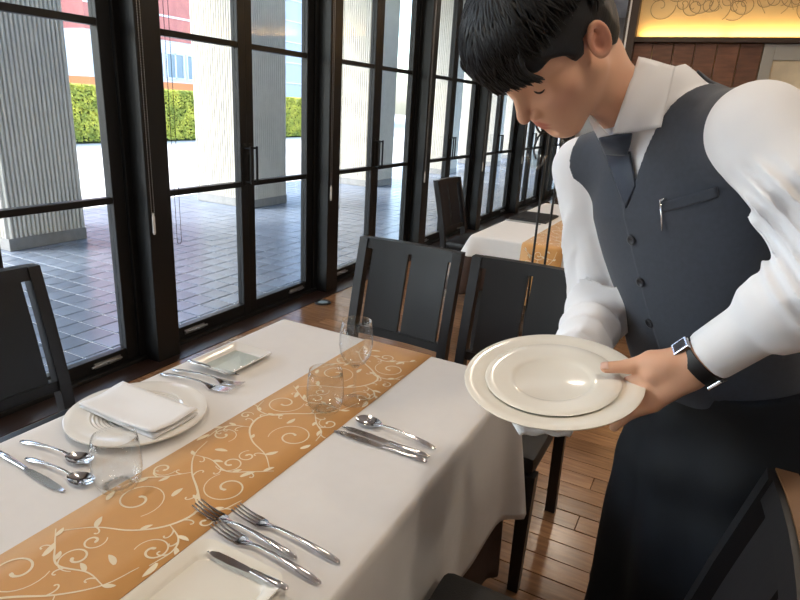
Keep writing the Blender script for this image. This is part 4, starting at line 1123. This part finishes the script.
# ---- watch
ax = nrmv(LEL-LWR); wc = LWR+ax*.012
up_ = nrmv(P(680, 340, .89)-P(690, 367, .89)); up_ = nrmv(up_-ax*(up_@ax)); sd_ = np.cross(ax, up_)
def ringpt(an, r, t): return local(wc+ax*t+up_*math.cos(an)*r*1.08+sd_*math.sin(an)*r*.94)
rings = []
for i in range(48):
    an = 2*math.pi*i/48; rings.append([ringpt(an, .0290, -.0095), ringpt(an, .0352, -.0095), ringpt(an, .0358, .0095), ringpt(an, .0290, .0095)])
m = MB(); n4 = 4
vv = [p for r in rings for p in r]; ff = []
for i in range(48):
    for k in range(4): ff.append((i*4+k, ((i+1) % 48)*4+k, ((i+1) % 48)*4+(k+1) % 4, i*4+(k+1) % 4))
m.add(vv, ff); watch = tag(m.build('watch', 'strap_black', person, auto=40), 'black strapped wristwatch with silver case')
def plaque(an, w, h, t0, t1, name, mm, par):
    c = wc+up_*math.cos(an)*1.08+sd_*math.sin(an)*.94; nn = nrmv(up_*math.cos(an)+sd_*math.sin(an)); tt = np.cross(nn, ax); o0 = wc+up_*math.cos(an)*.0352*1.08+sd_*math.sin(an)*.0352*.94
    b = MB().box(-w/2, w/2, -h/2, h/2, t0, t1, .0012); M_ = np.stack([ax, tt, nn], 1); v = np.array(b.v)@M_.T+local(o0)
    return obj(name, new_mesh(name, v, b.f), mm, par)
WA = .55
cs_ = plaque(WA, .026, .022, -.001, .0065, 'watch_case', 'silver', watch); plaque(WA, .019, .016, .0062, .0072, 'watch_face', 'button_dark', cs_)
plaque(2.9, .022, .030, -.001, .004, 'buckle', 'silver', watch)
# ---- thumb nail
tt_ = IDX['thumb'][0]; td = nrmv(tt_[3]-tt_[2]); tn = nrmv(np.array([0, 0, 1.0])+.9*nrmv(np.array([0, 0, CAMZ])-tt_[3])); tn = nrmv(tn-td*(tn@td)); tx = np.cross(td, tn)
v = []; f = []
for i in range(7):
    for k in range(7):
        a = (k/6-.5)*1.7; l = -.004+.0125*i/6; w_ = .0086*(1 if i < 5 else (.93 if i == 5 else .7))
        v.append(local(tt_[3]+td*l*.9+tx*math.sin(a)*w_+tn*(math.cos(a)*.0090-.0001-(.0018*(i/6)**3))))
for i in range(6):
    for k in range(6): f.append((i*7+k, (i+1)*7+k, (i+1)*7+k+1, i*7+k+1))
mat('nail', (.78, .50, .40), .3); obj('thumb_nail', new_mesh('thumb_nail', v, f, True), 'nail', person).modifiers.new('thickness', 'SOLIDIFY').thickness = .0006
# ---- face details
def hp(x, y, z): return local(from_head(np.array([[x, y, z]]))[0])
for s in (-1, 1):
    m = MB(); pts = []
    for t in np.linspace(-1, 1, 12):
        dirv = nrmv((s*1.0*t+ .08*s, .86, -.34-.12*(1-t*t))); pts.append(hp(*(np.array([s*.0325, .0745, .0145])+dirv*.0166)))
    m.tube(pts, [.0006+.0010*math.sin(math.pi*i/11) for i in range(12)], 6); m.build('eyelash', 'lash', person, smooth=True)
    m = MB(); pts = [hp(s*(.014+.036*t), .0975-.018*t*t-.004*t, .036+.007*math.sin(t*2.6)) for t in np.linspace(0, 1, 10)]
    m.tube(pts, [.0022, .003, .0034, .0034, .0032, .003, .0026, .0022, .0016, .0008], 6, flat=.5); m.build('eyebrow', 'hair_black', person, smooth=True)
# ---- hair: a scalp cap plus combed locks
def hair_cap(p):
    q = to_head(p); x, y, z = np.abs(q[:, 0]), q[:, 1], q[:, 2]
    d = ellip(q, (0, -.006, .054), (.089, .112, .098)); d = smin(smin(d, ellip(q, (0, .058, .088), (.066, .055, .046)), .03), ellip(q, (0, -.048, -.012), (.066, .058, .080)), .02)
    line = np.interp(y, [-.12, -.085, -.05, -.022, -.010, .012, .020, .034, .040, .060, .085, .13], [-.085, -.085, -.070, -.030, .026, .028, .000, .004, .026, .046, .050, .052])
    d = np.maximum(d, (line-z)*.8)
    return d-.0016*np.sin(300*q[:, 0]+5*vnoise(q, 40, 2))*.6-.002*vnoise(q, 90, 6)
Vc, Qc = sdf_mesh(hair_cap, HO-.20, HO+.20, .003)
hair = tag(obj('hair', np_mesh('hair', local(relax(Vc, Qc, 1)), Qc), 'hair_black', person), 'short black hair combed forward')
r = random.Random(12); m = MB()
def cap_pt(dirv, lift):
    d = nrmv(dirv); R_ = np.array([.089, .112, .098]); t = 1/np.linalg.norm(d/R_); pos = np.array([0, -.006, .054])+d*t
    if d[1] > .2 and d[2] > -.1: pos = pos+np.array([0, .016*min(1, (d[1]-.2)*2), .008])
    return pos+d*lift
for i in range(1100):
    az = r.uniform(0, 2*math.pi); front = math.cos(az)          # az=0 forward
    pol0 = r.uniform(.05, 1.45); ln = r.uniform(.35, .75)
    endp = {True: 1.42, False: 1.55}[front > .3]
    if front < -.5: endp = 2.05
    if abs(front) < .35: endp = 1.36
    if .35 <= abs(front) and -.5 < front < -.2: endp = 1.8
    pts = []; rad = []
    sw = r.uniform(-.35, .35)
    p1 = min(pol0+ln, endp*r.uniform(.94, 1.05)); p0 = max(.03, p1-ln)
    for k in range(7):
        t = k/6; pol = p0+(p1-p0)*t; a = az+sw*t*.6
        dv = (math.sin(a)*math.sin(pol), math.cos(a)*math.sin(pol), math.cos(pol))
        pts.append(hp(*cap_pt(dv, .001+.003*math.sin(t*3)+r.uniform(0, .0015)))); rad.append(.0044*(1-t)**.55+.0006)
    m.tube(pts, rad, 6, flat=.5)
for i in range(150):            # fringe falling forward over the brow
    x0 = r.uniform(-.066, .066); L = r.uniform(.7, 1.0)
    A_ = np.array([x0*.8, .070+r.uniform(-.015, .01), .128-abs(x0)*.35]); B_ = np.array([x0+r.uniform(-.008, .008), .112-abs(x0)*.30, .098-abs(x0)*.15]); C_ = np.array([x0*1.05+r.uniform(-.014, .014), .116-abs(x0)*.42+r.uniform(-.003, .006), .050-.010*L+abs(x0)*.05])
    pts = [hp(*q) for q in bezier([A_, B_, (B_+C_)/2+np.array([0, .006, 0]), C_], 12)]
    m.tube(pts, [.0048*(1-k/(len(pts)-1))**.5+.0005 for k in range(len(pts))], 6, flat=.5)
m.build('hair_lock', 'hair_black', hair, smooth=True)

# ---- the plates he holds
view = nrmv(np.array([0, 0, CAMZ])-PC); rgt = RC[:, 0]
pn_ = nrmv(np.array([0, 0, 1.0])+.14*np.array([view[0], view[1], 0])-.10*np.array([rgt[0], rgt[1], 0]))
qt = Vector(pn_.tolist()).to_track_quat('Z', 'Y')
RH_ = .1385
st = thing('serving_plate', 'large cream plate with a wide stepped rim held in both hands', 'plate', PC-pn_*.018); st.rotation_mode = 'QUATERNION'; st.rotation_quaternion = qt
MB().lathe([(0, .006), (.086, .006), (.094, .008), (.101, .0135), (.106, .0145), (.122, .0165), (RH_-.002, .0195), (RH_, .0185), (RH_-.001, .0165), (.118, .0125), (.092, .003), (.088, .0), (.080, .0), (.078, .003), (0, .003)], 96).build('dish', 'porcelain_cream', st, auto=45)
s2 = thing('serving_plate', 'smaller cream plate stacked on the larger held plate', 'plate', PC-pn_*.011); s2.rotation_mode = 'QUATERNION'; s2.rotation_quaternion = qt
MB().lathe([(0, .0045), (.057, .0045), (.0605, .0065), (.0655, .0085), (.070, .0092), (.090, .0108), (.1035, .0122), (.1050, .0112), (.103, .0096), (.085, .0065), (.062, .001), (.058, 0), (0, 0)], 96).build('dish', 'porcelain_cream', s2, auto=45)
nb_ = thing('serving_cloth', 'folded white cloth held under the plates', 'cloth', P(545, 424, .925))
cq = [P(506, 412, .945), P(583, 413, .945), P(571, 436, .915), P(519, 434, .915)]; v = []; f = []
for i in range(13):
    for k in range(9):
        a, b = i/12, k/8; q = (1-a)*(1-b)*cq[0]+a*(1-b)*cq[1]+a*b*cq[2]+(1-a)*b*cq[3]; v.append(q-P(545, 424, .925)+np.array([0, 0, .002*math.sin(i*1.3)+.004*math.sin(a*math.pi)]))
for i in range(12):
    for k in range(8): f.append((i*9+k, i*9+k+1, (i+1)*9+k+1, (i+1)*9+k))
o = obj('cloth_fold', new_mesh('cloth_fold', v, f, True), 'napkin', nb_); md = o.modifiers.new('thickness', 'SOLIDIFY'); md.thickness = .006; md.offset = -1
